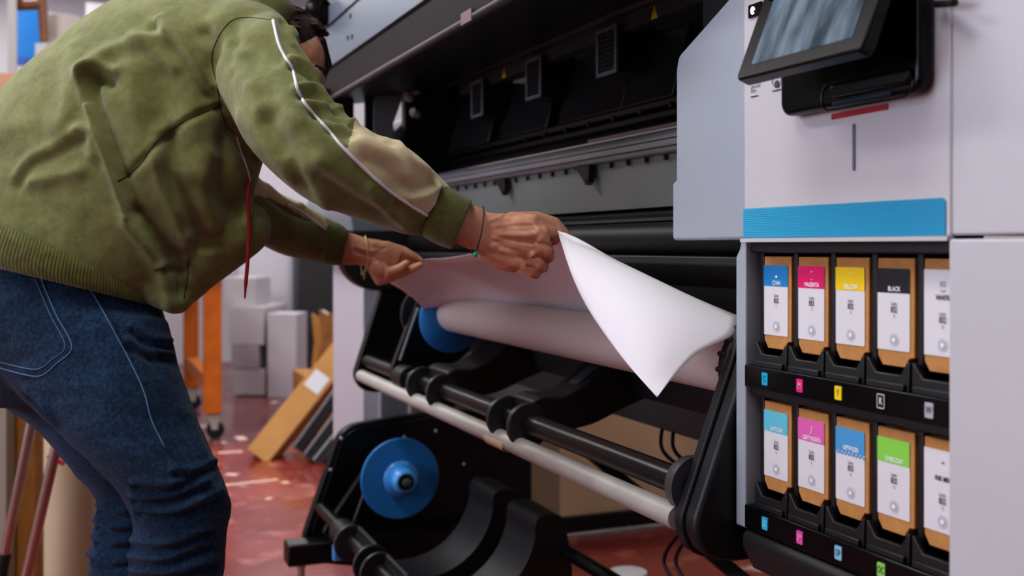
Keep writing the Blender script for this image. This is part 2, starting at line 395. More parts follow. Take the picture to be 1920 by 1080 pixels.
def cartridge(xk, z0, z1, name, bandcol, label, heading_dark=False, special=None):
    t_ = thing('ink_cartridge', label, 'ink cartridge', (0, 0, 0), 'ink cartridges in the side bay')
    t_.location = (xk, .885, z0)
    t_.location = (0, 0, 0)
    x0, x1 = xk-.0253, xk+.0345
    P = [(x0, z1), (x1, z1), (x1, z0+.012), (xk+.0265, z0+.011), (xk+.019, z0), (xk-.0175, z0), (xk-.0253, z0+.011)]
    c = build(MB().prism(P, .8835, .983, 'y'), 'carton', carton_m, t_, .0009)
    lt, lb = z1-.012, z0+.0185
    lab = build(MB().prism(rrect(x0+.0003, xk+.0277, lb, lt, .002, corners=(0, 1, 1, 0)), .8826, .8834, 'y'), 'label', lab_w, t_)
    bb = lt-.0285
    if bandcol:
        build(MB().prism(rrect(x0+.0003, xk+.0277, bb, lt, .002, corners=(0, 0, 1, 0)), .8822, .8828, 'y'), 'colour_band', mat('band_'+name.replace(' ', '_'), bandcol, .4), lab)
    xc = xk+.0035
    hd = MB(); n = len(name)
    add_text(hd, name, xc, .8818, bb+.0045 if bandcol else lt-.031, .0078, {4: .85, 5: .85, 6: .85, 7: .8}.get(n, .72 if n < 10 else .60), .00016)
    if special == 'drop':
        hd.ball((xc, .8819, bb+.013), .0018, (1.3, .2, 1))
    if special == 'arc':
        for zz in (bb+.0115, bb+.021): hd.tube([(xc-.002+i*.001, .8818, zz+(.0008 if zz > bb+.015 else -.0008)*(1-abs(i-2)/2)) for i in range(5)], .0004, 6)
    if special == 'slash':
        hd.tube([(xc-.0015, .8818, bb+.010), (xc+.0018, .8818, bb+.021)], .0007, 6)
    if special == 'dash':
        hd.tube([(xc-.002, .8818, bb+.0205), (xc+.002, .8818, bb+.0215)], .0004, 6)
    build(hd, 'heading_lettering', ink_txt if heading_dark else wht_txt, lab, smooth=0)
    if special == 'check':
        ck = MB(); w = (.0530)/16
        for i in range(16):
            for j in range(2):
                if (i+j) % 2: ck.box(x0+.0003+i*w, x0+.0003+(i+1)*w, .8819, .8826, bb-.0045+j*.00225, bb-.00225+j*.00225)
        build(ck, 'check_pattern', MATS['band_OPTIMIZER'], lab, smooth=0)
    if heading_dark:
        m2 = MB(); zc_ = lt-.016 if name == 'WHITE' else lt-.013
        if name == 'WHITE':
            add_text(m2, '832', xc, .8818, zc_, .0085, .7); m2.tube([(xc+.003*math.cos(a/8*PI), .8818, zc_-.006+.002*math.sin(a/8*PI)) for a in range(8, 17)], .0004, 6)
        else: m2.ball((xc, .8819, zc_), .0016, (1.3, .2, .8))
        build(m2, 'blue_print', mat('blue_print', '#6a87a8', .5), lab, smooth=0)
    tx = MB(); zt = bb-.0125 if bandcol else bb-.020
    add_text(tx, 'Latex', xc-.0005, .8818, zt, .0062, .72)
    add_text(tx, '832', xc-.0005, .8818, zt-.0072, .0098, .72, .0001)
    add_text(tx, '1L', xc, .8818, zt-.0145, .0055, .7)
    build(tx, 'lettering', ink_txt, lab, smooth=0)
    for r_, cc, dy in ((.0080, '#c4c4cd', .0), (.0062, '#b6b7c0', .0002), (.0044, '#a9abb4', .0004), (.0027, '#e6e6ec', .0006)):
        build(MB().tube([(xc-.0008, .8826, lb+.0125), (xc-.0008, .8822-dy, lb+.0125)], r_, 28), 'ring_mark', mat('ring_'+cc[1:], cc, .5), lab)
    return t_
cartridge(XK[0], .911, 1.037, 'CYAN', '#1082c4', 'kraft ink carton with a blue band reading CYAN, upper row', special='drop')
cartridge(XK[1], .911, 1.037, 'MAGENTA', '#d8006c', 'kraft ink carton with a hot pink band reading MAGENTA', special='arc')
cartridge(XK[2], .911, 1.037, 'YELLOW', '#e6c80a', 'kraft ink carton with a yellow band reading YELLOW', special='dash')
cartridge(XK[3], .911, 1.037, 'BLACK', '#131418', 'kraft ink carton with a black band reading BLACK')
cartridge(XK[4], .911, 1.037, 'WHITE', None, 'kraft ink carton with a plain white label reading WHITE', True)
cartridge(XK[0], .717, .838, 'LIGHT CYAN', '#62bcd0', 'kraft ink carton with a pale aqua band reading LIGHT CYAN', special=None)
cartridge(XK[1], .717, .838, 'LIGHT MAGENTA', '#d765ae', 'kraft ink carton with a light pink band reading LIGHT MAGENTA', special='slash')
cartridge(XK[2], .717, .838, 'OPTIMIZER', '#4c98cb', 'kraft ink carton with a checked blue band reading OPTIMIZER', special='check')
cartridge(XK[3], .717, .838, 'OVERCOAT', '#86cc50', 'kraft ink carton with a green band reading OVERCOAT')
cartridge(XK[4], .717, .838, 'INK MIX', None, 'kraft ink carton with a plain white label reading INK MIX', True)

# --- chassis under the cabinet
bx('stand_post', black_mt, -1.17, -1.06, .93, 1.2, .06, .63, printer, .004)
bx('stand_foot', black_mt, -1.19, -1.09, .62, 1.45, .03, .09, printer, .004)

# --- hood
def px_poly(*P): return list(P)
hood_grey = mat('hood_metal_grey', '#6f7a86', .38, metal=.2)
und = mat('hood_underside', '#151618', .4, metal=.2)
XH = XL-.14
hd_ = build(MB().prism([(.725, 1.492), (1.05, 1.538), (1.05, 1.56), (.725, 1.52)], XH, XR+.1), 'hood', und, printer, .003)
build(MB().tube([(XH, .722, 1.5), (XR+.1, .722, 1.5)], .0075, 16), 'hood_edge', mat('edge_grey', '#444446', .5), hd_)
bx('hood_lip', mat('hood_brown', '#1f1717', .6, spec=.2), XH, XR+.1, .718, .74, 1.506, 1.545, hd_)
bx('hood_lip_panel', mat('hood_dark', '#171416', .6, spec=.2), XH, XR+.1, .722, .74, 1.545, 1.595, hd_)
bx('hood_front', hood_grey, XH, XR+.1, .715, .9, 1.595, 1.716, hd_, .002)
bx('hood_gap', black_mt, XH, XR+.1, .722, .9, 1.716, 1.729, hd_)
bx('hood_front', hood_grey, XH, XR+.1, .718, .9, 1.729, 1.785, hd_, .002)
bx('hood_top_rail', black_mt, XH, XR+.1, .73, .9, 1.785, 1.83, hd_)
bx('hood_top_rail', white_pl, XH, XR+.1, .715, .95, 1.83, 1.875, hd_, .004)
build(MB().lathe([(0, .035), (.02, .045), (.05, .045), (.06, .03)], UX(592, 28, XL-.08), (1, 0, 0), 24), 'hinge_knob', black_gl, hd_)
for (u, v) in ((657, 30), (652, 71), (660, 69)):
    q = UY(u, v, .7145); bx('front_slot', black_mt, q.x-.006, q.x+.006, .713, .716, q.z-.006, q.z+.006, hd_)
q = UY(876, 32, .717); bx('edge_clip', mat('clip_pink', '#7d6468', .5), q.x-.03, q.x+.03, .714, .719, q.z-.012, q.z+.012, hd_)
strip = bx('heater_strip', mat('heater_grey', '#3d4247', .4, metal=.3), -2.95, XR, 1.045, 1.075, 1.493, 1.541, printer)
build(MB().tube([(-3.1, 1.04, 1.535), (XR, 1.04, 1.535)], .009, 10), 'rubber_seal', black_rb, strip)
yel = mat('warning_yellow', '#d9c81a', .5)
for u, v in ((945, 137), (1227, 23)):
    q = UY(u, v, 1.044)
    w_ = build(MB().prism([(q.x-.012, q.z-.012), (q.x+.012, q.z-.012), (q.x, q.z+.014)], 1.0435, 1.045, 'y'), 'warning_triangle', yel, strip)
    build(MB().prism([(q.x-.0018, q.z-.003), (q.x+.0018, q.z-.003), (q.x+.0008, q.z+.007), (q.x-.0008, q.z+.007)], 1.043, 1.0436, 'y').box(q.x-.001, q.x+.001, 1.043, 1.0436, q.z-.008, q.z-.006), 'warning_mark', black_mt, w_)
# interior
dark_in = mat('interior_dark', '#0c0d0f', .45, metal=.1)
inter = build(MB().prism([(1.10, 1.30), (1.13, 1.54), (1.40, 1.60), (1.40, 1.10), (1.07, 1.10), (1.07, 1.24)], XL, XR, 'x'), 'print_engine', dark_in, printer)
mid = mat('interior_panel', '#1b1c1f', .35, metal=.1)
bx('inner_side_wall', dark_in, -3.225, -3.19, .95, 1.40, 1.10, 1.60, inter); bx('inner_side_wall', dark_in, XR, -1.28, .91, 1.40, 1.27, 1.85, inter); bx('hood_back', dark_in, -3.2, -1.28, 1.09, 1.42, 1.545, 1.62, inter)
for x0, x1 in ((-3.15, -2.80), (-2.70, -2.40), (-2.33, -2.01), (-2.005, -1.80), (-1.70, XR)):
    build(MB().prism([(1.075, 1.345), (1.115, 1.49), (1.125, 1.49), (1.085, 1.34)], x0, x1), 'air_panel', mid, inter, .002)
for z, y in ((1.335, 1.075), (1.315, 1.085)):
    bx('guide_rail', black_mt, XL+.05, XR, y, y+.04, z-.008, z+.008, inter, .003)
for i in range(14): build(MB().lathe([(0, .006), (.006, .006)], (-3.0+i*.12, 1.07, 1.326), (0, 1, 0), 10), 'rail_screw', black_gl, inter)
bx('steel_bar', mat('warm_steel', '#8e867d', .22, metal=.9), -2.12, XR, 1.05, 1.058, 1.278, 1.288, inter, .002)
mesh_m = mat('fan_mesh', '#17181a', .6, bump=1, bscale=900)
for xf in (-2.804, -2.413, -2.030):
    f = bx('fan_box', black_pl, xf, xf+.09, 1.03, 1.12, 1.408, 1.508, inter, .003)
    fr = MB(); a, b_, z0, z1 = xf, xf+.09, 1.408, 1.508
    fr.box(a, b_, 1.026, 1.031, z0, z0+.008); fr.box(a, b_, 1.026, 1.031, z1-.008, z1); fr.box(a, a+.008, 1.026, 1.031, z0+.008, z1-.008); fr.box(b_-.008, b_, 1.026, 1.031, z0+.008, z1-.008)
    build(fr, 'fan_frame', mat('fan_frame', '#59616b', .4), f, .001)
    gr = MB()
    for i in range(1, 8): gr.tube([(a+.01*i+.005, 1.0285, z0+.006), (a+.01*i+.005, 1.0285, z1-.006)], .0012, 5)
    for i in range(1, 9): gr.tube([(a+.006, 1.0285, z0+.01*i+.005), (b_-.006, 1.0285, z0+.01*i+.005)], .0012, 5)
    build(gr, 'fan_grille', mat('fan_wire', '#3a3f45', .4, metal=.5), f)
# beam
beam = build(MB().prism(round_poly([(1.0, 1.223), (.992, 1.235), (.992, 1.252), (1.003, 1.264), (1.06, 1.27), (1.06, 1.223)], .004), XL+.02, XR+.02), 'platen_beam', alu_d, printer)
for z in (1.2315, 1.2455): bx('beam_groove', black_mt, XL+.02, XR+.02, .9905, .994, z, z+.0016, beam)
bx('beam_edge', mat('edge_bright', '#c9c9c6', .2, metal=.9), XL+.02, XR+.02, 1.0, 1.012, 1.264, 1.268, beam)
for u in (942, 1098):
    X = UY(u, 330, 1.0).x
    br = MB().prism([(X-.055, 1.222), (X+.018, 1.222), (X+.018, 1.185), (X+.002, 1.180), (X-.006, 1.190), (X-.04, 1.214), (X-.055, 1.214)], .998, 1.012, 'y')
    br.lathe([(0, .003), (.003, .003)], (X+.009, .997, 1.188), (0, -1, 0), 10)
    build(br, 'beam_bracket', black_pl, beam, .001)
for i in range(22):
    X = -2.95+i*.0725
    build(MB().tube([(X, 1.012, 1.221), (X, 1.012, 1.211)], .004, 8), 'roller_pin', black_pl, beam)
build(MB().prism([(1.015, 1.222), (1.03, 1.126), (1.05, 1.126), (1.05, 1.222)], XL+.02, XR+.02), 'platen_plate', mat('platen_metal', '#7f8683', .38, metal=.3, var=.1, vscale=3), printer)
build(MB().prism([(1.0, 1.112), (1.06, 1.126), (1.06, 1.03), (1.03, 1.03)], XL+.02, XR+.02), 'inner_gap', black_mt, printer)
bx('lit_ledge', mat('teal_ledge', '#3b4a4b', .3, metal=.3), XL+.02, XR+.02, .985, 1.03, 1.098, 1.104, printer)
build(MB().tube([(XL+.02, .985, 1.065), (XR+.05, .985, 1.065)], .030, 32), 'feed_roller', mat('roller_black', '#0e0e10', .5, spec=.3), printer)
build(MB().prism([(.955, 1.020), (.955, 1.034), (1.0, 1.037), (1.06, 1.03), (1.10, .74), (1.08, .74), (1.03, .98)], XL+.02, -1.262), 'lower_guide_panel', mat('charcoal_panel', '#1d1f21', .5), printer, .002)
build(MB().prism([(1.28, .62), (1.28, .86), (1.45, .9), (1.45, .62)], XL, -1.0), 'rear_chassis', mat('chassis_grey', '#55585a', .5, var=.12, vscale=4), printer, .003)

# --- left end housing
lh = MB().prism(round_poly([(.80, 1.035), (.78, 1.16), (.84, 1.33), (.99, 1.47), (1.6, 1.50), (1.6, 1.035)], [.01, .02, .02, .02, .02, 0]), -3.95, -3.225)
build(lh, 'left_housing', mat('left_grey', '#6f767d', .45), printer, .008)
q = [UX(*a, -3.18) for a in ((700, 162), (762, 165), (737, 232), (742, 262), (741, 320), (700, 320))]
build(MB().prism([(p.y, p.z) for p in q], -3.189, -3.178), 'end_bracket', mat('bracket_grey', '#6d7175', .45), printer, .002)
q = [UX(*a, -3.2) for a in ((598, 165), (664, 165), (664, 228), (598, 260))]
build(MB().prism([(p.y, p.z) for p in q], -3.28, -3.2), 'hinge_block', black_pl, printer, .004)
q = [UX(*a, -3.18) for a in ((685, 162), (701, 162), (701, 320), (685, 320))]
build(MB().prism([(p.y, p.z) for p in q], -3.195, -3.18), 'dark_jamb', black_pl, printer, .002)
for (u, v) in ((770, 185), (782, 172), (783, 215)):
    q = UX(u, v, -3.15); build(MB().lathe([(0, .012), (.02, .016), (.035, .010)], q, (.6, -.6, .2), 14), 'hinge_bolt', alu, printer)
bx('left_leg_panel', mat('leg_white', '#bab8c2', .45), -3.89, -3.45, .883, .99, .02, 1.03, printer, .004)
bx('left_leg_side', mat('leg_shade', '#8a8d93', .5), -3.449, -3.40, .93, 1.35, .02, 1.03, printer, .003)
bx('rear_leg_panel', mat('rear_panel', '#8d8a89', .5), -3.40, -3.36, 1.02, 1.45, .02, .9, printer, .003)
arc = [(.87+.125*math.cos(a), 1.04+.125*math.sin(a)) for a in [PI+PI*i/20 for i in range(21)]]
build(MB().prism([(.745, 1.10)]+arc+[(1.1, 1.04), (1.1, 1.10)], -3.26, -3.19), 'end_cap', black_pl, printer, .004)
# upper take-up plates
PP = round_poly([(.793, .655), (.815, .612), (.86, .60), (1.12, .62), (1.12, .99), (.93, .99), (.885, .935)], [.02, .02, .02, .01, .01, .03, .02])
build(MB().prism(PP, -3.24, -3.205), 'arm_plate', black_mt, printer, .004)
tub = [(-3.20, .815, .655), (-1.345, .815, .655)]
PR = round_poly([(.797, .655), (.815, .612), (.86, .598), (1.15, .60), (1.15, .965), (.945, .975), (.905, .935)], [.025, .02, .02, .01, .01, .03, .03])
pr = build(MB().prism(PR, -1.335, -1.315), 'arm_plate', black_pl, printer, .003)
PR2 = round_poly([(.801, .657), (.818, .616), (.862, .601), (1.15, .603), (1.15, .96), (.948, .971), (.909, .934)], [.025, .02, .02, .01, .01, .03, .03])
build(MB().prism(PR2, -1.316, -1.284), 'arm_plate_cover', mat('cover_black', '#151619', .45, bump=.15, bscale=600), pr, .007, seg=4)
tb = build(MB().tube(tub, .0185, 32), 'tension_bar', alu, printer)
Xt = UY(925, 825, .80).x
tape = MB()
for k in range(-4, 5):
    pass
vs = []; n = 12
for i in range(n+1):
    a = math.radians(150+ i*9)
    for xx in (Xt-.045, Xt+.06): vs.append((xx+.006*math.sin(i*2), .815+.0195*math.cos(a), .655+.0195*math.sin(a+.25)))
tape.add(vs, [(2*i, 2*i+1, 2*i+3, 2*i+2) for i in range(n)])
build(tape, 'tape_scrap', mat('tape', '#c9b999', .35), tb)
rd = build(MB().tube([(-3.2, .836, .70), (-1.335, .836, .70)], .021, 32), 'support_rod', rod_mt, printer)
build(MB().lathe([(0, .045), (.025, .042), (.05, .026), (.06, .02)], (-1.336, .842, .70), (-1, 0, 0), 30), 'rod_socket', mat('socket_grey', '#3d3f43', .45), pr)
def collar(X, y, z, R=.046, rl=None):
    # flat-sided ring with an open tab, facing along the rod
    prof = [(0, R*.8), (.002, R), (.012, R), (.014, R*.8)]
    mb = MB(); P = []
    for i in range(32):
        a = 2*PI*i/32; P.append((y+R*math.cos(a)*(1 if math.cos(a) < 0 else .9), z+R*math.sin(a)))
    mb.prism(P, X, X+.015); return mb
for u in (768, 805, 920, 958):
    X = UY(u, 700, .80).x
    build(collar(X, .834, .695), 'rod_collar', collar_m, printer, .003, seg=3)
bl_c = UY(738, 682, .82).x
build(MB().lathe([(0, .0215), (.03, .0215)], (bl_c-.012, .836, .70), (1, 0, 0), 24), 'blue_collar', blue_l, printer)
build(MB().lathe([(0, .032), (.10, .034)], (bl_c+.018, .836, .695), (1, 0, 0), 24), 'clamp_sleeve', black_rb, printer)
# cradles on the upper rod
def cradle(x0, x1, oy, oz, y1, flat=False):
    top = catmull([(.846, .742), (.868, .750), (.91, .748), (.96, .768), (1.007, .802), (1.05, .812), (1.135, .79)], 5)
    bot = catmull([(1.14, .745), (1.06, .718), (.99, .690), (.94, .680), (.88, .668), (.855, .672), (.848, .70)], 5)
    return MB().prism([tuple(p) for p in top]+[tuple(p) for p in bot], x0, x1)
xa, xb = UY(768, 700, .80).x, UY(805, 700, .80).x
cr1 = build(cradle(xa+.012, xb+.0, .84, .69, 1.12), 'media_cradle', black_rb, printer, .006)
xc0, xc1 = UY(920, 700, .80).x, UY(958, 700, .80).x
cr2 = build(cradle(xc0+.012, xc1+.0, .84, .695, 1.10), 'media_cradle', black_rb, printer, .006)
q = UY(1095, 705, .96)
build(MB().prism([(.955, .768), (1.0, .80), (1.003, .802), (.958, .764)], xc0+.05, xc1-.02), 'cradle_slot', mat('slot_slate', '#39424b', .5), cr2)
# spindle arm + blue flange (upper)
ap = build(MB().prism(round_poly([(.80, .70), (.83, .66), (.93, .67), (1.04, .76), (1.03, .90), (.97, .93), (.885, .915)], .02), -2.86, -2.835), 'spindle_arm', black_mt, printer, .003)
build(MB().tube([UX(784, 577, -2.833), UX(750, 676, -2.833)], .0045, 8), 'arm_edge', mat('edge_grey2', '#85878a', .35, metal=.6), ap)
build(MB().lathe([(0, .085), (.02, .085)], (-2.885, .93, .86), (1, 0, 0), 40), 'arm_flange', black_pl, ap)
fl = build(MB().lathe([(0, .090), (.001, .0915), (.006, .0915), (.0075, .089), (.012, .045), (.014, .04)], (-2.76, .953, .852), (1, 0, 0), 72), 'blue_flange', blue_d, printer)
hub = MB(); hub.lathe([(0, .06), (.003, .071), (.006, .074), (.022, .074), (.026, .07), (.03, .03)], (-1.352, .956, .869), (1, 0, 0), 48)
for i in range(20):
    a = 2*PI*i/20; c_ = Vector((0, math.cos(a), math.sin(a))); hub.tube([Vector((-1.348, .956, .869))+c_*.0735, Vector((-1.330, .956, .869))+c_*.0735], .0045, 8)
build(hub, 'end_hub', black_rb, printer, .001)

# --- lower unit
LP = round_poly([(.632, .165), (.752, .505), (1.10, .535), (1.385, .50), (1.385, .05), (1.0, .03), (.66, .10)], [.03, .06, .02, .02, .02, .02, .03])
lp = build(MB().prism(LP, -3.24, -3.20), 'side_plate', black_mt, printer, .006, seg=3, label='large black rounded side plate low on the stand')
rimp = [Vector((-3.198, a, b)) for a, b in round_poly([(.655, .17), (.765, .49), (1.10, .518), (1.36, .485)], .05)]
build(MB().tube(rimp, .0035, 6), 'plate_rim', mat('rim_dark', '#232427', .3, metal=.5), lp)
for (u, v) in ((817, 808), (758, 819), (640, 822), (620, 881), (870, 870)):
    q = UX(u, v, -3.198); build(MB().lathe([(0, .006), (.005, .004)], q, (1, 0, 0), 12), 'plate_bolt', alu, lp)
lf = build(MB().lathe([(0, .116), (.0015, .1185), (.007, .1185), (.009, .116), (.010, .052), (.014, .050), (.018, .046), (.032, .044), (.046, .040), (.06, .031), (.063, .027)], (-3.03, .8866, .37), (1, 0, 0), 80), 'blue_flange', blue_d, printer, label='bright blue flange disc with a paler cone hub')
build(MB().lathe([(.012, .053), (.016, .049), (.018, .0455), (.033, .0435), (.047, .0385), (.062, .0305), (.0645, .026), (.060, .022)], (-3.029, .8866, .37), (1, 0, 0), 60), 'hub_cone', blue_l, lf)
build(MB().lathe([(0, .021), (.078, .021), (.08, .017)], (-3.04, .8866, .37), (1, 0, 0), 30), 'spindle_end', black_gl, lf)
build(MB().lathe([(0, .013), (.083, .013), (.085, .01)], (-3.04, .8866, .37), (1, 0, 0), 24), 'spindle_bolt', mat('bolt_green', '#6d7a70', .35, metal=.6), lf)
build(MB().tube([(-3.2, .8866, .37), (-3.03, .8866, .37)], .02, 16), 'spindle_shaft', black_mt, lf)
build(MB().prism(round_poly([(.79, .40), (.66, .22), (.70, .20), (.84, .24), (1.0, .35), (.95, .42)], .02), -3.08, -3.055), 'spindle_arm', black_mt, printer, .003)
build(MB().tube([UX(686, 915, -3.055), UX(655, 1000, -3.055)], .0035, 8), 'arm_edge', MATS['edge_grey2'], printer)
build(MB().tube([(-3.2, .69, .262), (-2.2, .69, .262)], .019, 24), 'support_rod', rod_mt, printer)
build(MB().tube([(-2.36, 1.10, .315), (-1.35, 1.10, .315)], .017, 24), 'support_rod', rod_mt, printer)
for X in (-2.82, -2.61, -2.54, -2.33):
    build(collar(X, .69, .255, .05), 'rod_collar', collar_m, printer, .003, seg=3)
build(MB().lathe([(0, .036), (.10, .036)], (-2.93, .69, .258), (1, 0, 0), 24), 'clamp_sleeve', black_rb, printer)
q = UX(632, 1036, -2.94); build(MB().box(q.x-.012, q.x+.012, q.y-.012, q.y+.012, q.z-.022, q.z+.022), 'blue_clip', blue_l, printer, .004)
def ramp(x0, x1):
    cy, cz, r = .832, .39, .190
    top = [(.700, .30), (.712, .30)]+[(cy+r*math.cos(a), cz+r*math.sin(a)) for a in np.radians(np.linspace(222, 350, 16))]
    top += [(1.020, .385), (1.028, .40), (1.05, .407), (1.08, .402), (1.10, .38)]
    bot = [(1.12, .25), (1.08, .18), (1.0, .14), (.90, .12), (.80, .13), (.73, .17), (.71, .21), (.70, .25)]
    return MB().prism(catmull(top+bot, 2), x0, x1)
build(ramp(-2.80, -2.62), 'loading_ramp', black_rb, printer, .012, seg=4)
build(ramp(-2.52, -2.34), 'loading_ramp', black_rb, printer, .012, seg=4)
ft = bx('stand_foot', black_mt, -3.19, -3.11, .575, 1.45, .118, .182, printer, .006)
build(MB().lathe([(0, .03), (.012, .032), (.02, .012), (.10, .010), (.118, .02)], (-3.15, .62, 0), (0, 0, 1), 24), 'levelling_foot', alu, ft)
build(MB().lathe([(0, .03), (.012, .032), (.02, .012), (.10, .010), (.118, .02)], (-3.15, 1.38, 0), (0, 0, 1), 24), 'levelling_foot', alu, ft)
# frame beams behind
def bar_between(name, a, b, w, m, parent):
    return build(MB().tube([a, b], w, 4), name, m, parent, smooth=0)
bar_between('diagonal_strut', UY(1100, 845, 1.36), UY(1420, 1110, 1.36), .022, black_mt, printer)
for dx in (0, 22):
    P = [UY(1250+dx, 785, 1.3), UY(1240+dx, 815, 1.28), UY(1246+dx, 850, 1.27), UY(1300+dx, 900, 1.27), UY(1310+dx, 960, 1.27), UY(1262+dx, 1015, 1.27), UY(1245+dx, 1055, 1.27), UY(1270+dx, 1100, 1.27)]
    build(MB().tube([Vector(p) for p in catmull(P, 5)], .0045, 8), 'power_cable', black_rb, printer)

# =================================================================== THE PAPER
roll = thing('paper_roll', 'white media roll in the printer with its loose end held up by both hands', 'paper roll')
sh = (0, 0, 0)
rb = MB(); rb.lathe([(0, .0385), (.0005, .050), (1.388, .050), (1.3885, .0385)], (-2.742, .956, .869), (1, 0, 0), 64)
build(rb, 'roll', roll_w, roll)
build(MB().lathe([(0, .030), (0.002, .038), (1.394, .038), (1.396, .03)], (-2.745, .956, .869), (1, 0, 0), 40), 'core', card, roll)
top_pts = [(724, 527, 2.60), (760, 500, 2.48), (790, 487, 2.39), (835, 484, 2.26), (890, 475, 2.12), (965, 456, 1.95), (1045, 433, 1.79), (1160, 490, 1.735), (1275, 546, 1.68), (1387, 601, 1.622)]
base_px = [(-2.99, .955, .78), (-2.92, .97, .79), (-2.74, 1.005, .81), (-2.50, 1.013, .83), (-2.30, 1.013, .84), (-2.05, 1.013, .85), (-1.80, 1.013, .86), (-1.62, 1.013, .865), (-1.48, 1.013, .87), (-1.362, 1.012, .875)]
K = 6
top = [Vector(p) for p in catmull([U(*a) for a in top_pts], K)]
base = [Vector(p) for p in catmull(base_px, K)]
NR = 14; grid = []
for j, (b_, t_) in enumerate(zip(base, top)):
    p = j/(len(top)-1); col = []
    for i in range(NR+1):
        s_ = i/NR
        mid = Vector((b_.x*.55+t_.x*.45, 1.015 if p > .2 else .93+.085*p/.2, .935 if p > .1 else .88+.055*p/.1))
        q = b_*(1-s_)**2+mid*2*s_*(1-s_)+t_*s_*s_
        col.append(q)
    grid.append(col)
sheet = MB(); vs = [q for c_ in grid for q in c_]
sheet.add(vs, [(j*(NR+1)+i, (j+1)*(NR+1)+i, (j+1)*(NR+1)+i+1, j*(NR+1)+i+1) for j in range(len(grid)-1) for i in range(NR)])
jH = 6*K; crest = top[jH:]
E1 = [Vector(p) for p in catmull([U(*a) for a in ((1045, 433, 1.79), (1052, 455, 1.755), (1074, 520, 1.70), (1107, 586, 1.65), (1168, 672, 1.575), (1232, 745, 1.515))], 8)]
E2 = [Vector(p) for p in catmull([U(*a) for a in ((1387, 601, 1.622), (1388, 604, 1.605), (1372, 630, 1.575), (1310, 661, 1.555), (1265, 704, 1.535), (1232, 745, 1.515))], 8)]
nc = len(crest); vs = []
for r_ in range(len(E1)):
    f = r_/(len(E1)-1)
    for i in range(nc):
        p = i/(nc-1); q = E1[r_].lerp(E2[r_], p)
        if r_ == 0: q = crest[i]
        else:
            q = q-VDIR*.035*math.sin(p*PI)*math.sin(min(1, f*1.1)*PI)*(1-f*.4)+Vector((0, 0, .008))*math.sin(p*PI)*max(0, 1-f*5)*f*5
        vs.append(q)
sheet.add(vs, [(r_*nc+i, r_*nc+i+1, (r_+1)*nc+i+1, (r_+1)*nc+i) for r_ in range(len(E1)-1) for i in range(nc-1)])
shm = build(sheet, 'loose_sheet', paper_w, roll, smooth=180, label='white sheet end curling over from the roll')
sd = shm.modifiers.new('thick', 'SOLIDIFY'); sd.thickness = .0006; sd.offset = 0

# =================================================================== THE PERSON
person = thing('person', 'person in an olive hooded sweatshirt and blue jeans bending forward holding paper', 'person')
def loft(mb, st, k=5, n=36, ribs=0, ramp_=0.0, grow=0.0, cap=True, power=1.0):
    """st: (left px, right px, D, half thickness along sight)"""
    rows = [[*a, *b, D, t] for a, b, D, t in st]
    vs = []; R = catmull(rows, k)
    for r in R:
        D = r[4]; L = U(r[0], r[1], D); Rr = U(r[2], r[3], D); c = (L+Rr)/2; a = (Rr-L)/2; a = a*(1+grow/a.length)
        w = (c-Vector((0, 0, CAMZ))).normalized(); b = w*(r[5]+grow)
        for i in range(n):
            th = 2*PI*i/n; m_ = 1+(ramp_*math.cos(th*ribs) if ribs else 0)
            ct, st_ = math.cos(th), math.sin(th)
            ct = math.copysign(abs(ct)**power, ct); st_ = math.copysign(abs(st_)**power, st_)
            vs.append(c+(a*ct+b*st_)*m_)
    m = len(R)
    fs = [(i*n+j, i*n+(j+1) % n, (i+1)*n+(j+1) % n, (i+1)*n+j) for i in range(m-1) for j in range(n)]
    if cap: fs += [tuple(range(n))[::-1], tuple((m-1)*n+j for j in range(n))]
    mb.add(vs, fs)
    return mb
def remeshed(mb, voxel, smooth_it=4, sub=0, sm_fac=.5):
    me = mb.mesh('tmp'); o = bpy.data.objects.new('tmp', me); C.objects.link(o)
    r = o.modifiers.new('r', 'REMESH'); r.mode = 'VOXEL'; r.voxel_size = voxel; r.use_smooth_shade = True
    s = o.modifiers.new('s', 'SMOOTH'); s.factor = sm_fac; s.iterations = smooth_it
    if sub:
        q = o.modifiers.new('q', 'SUBSURF'); q.levels = sub; q.render_levels = sub
    dg = bpy.context.evaluated_depsgraph_get(); dg.update()
    out = bpy.data.meshes.new_from_object(o.evaluated_get(dg))
    bpy.data.objects.remove(o); bpy.data.meshes.remove(me)
    out.shade_smooth(); return out
def get_v(me): a = np.empty(len(me.vertices)*3); me.vertices.foreach_get('co', a); return a.reshape(-1, 3)
def get_n(me): a = np.empty(len(me.vertices)*3); me.vertex_normals.foreach_get('vector', a); return a.reshape(-1, 3)
def set_v(me, V): me.vertices.foreach_set('co', V.ravel()); me.update()
def bvh_of(me): return BVHTree.FromPolygons([v.co[:] for v in me.vertices], [p.vertices[:] for p in me.polygons])
CAM = Vector((0, 0, CAMZ))
def cast(bvh, u, v, off=0.0):
    d = (U(u, v, 1.0)-CAM).normalized(); h = bvh.ray_cast(CAM, d)
    if h[0] is None: return None
    return h[0]-d*off
def cast_line(bvh, pts, k=6, off=0.0):
    out = []
    for p in catmull(pts, k):
        q = cast(bvh, p[0], p[1], off)
        if q is not None and (not out or (q-out[-1]).length < .08): out.append(q)
    return out
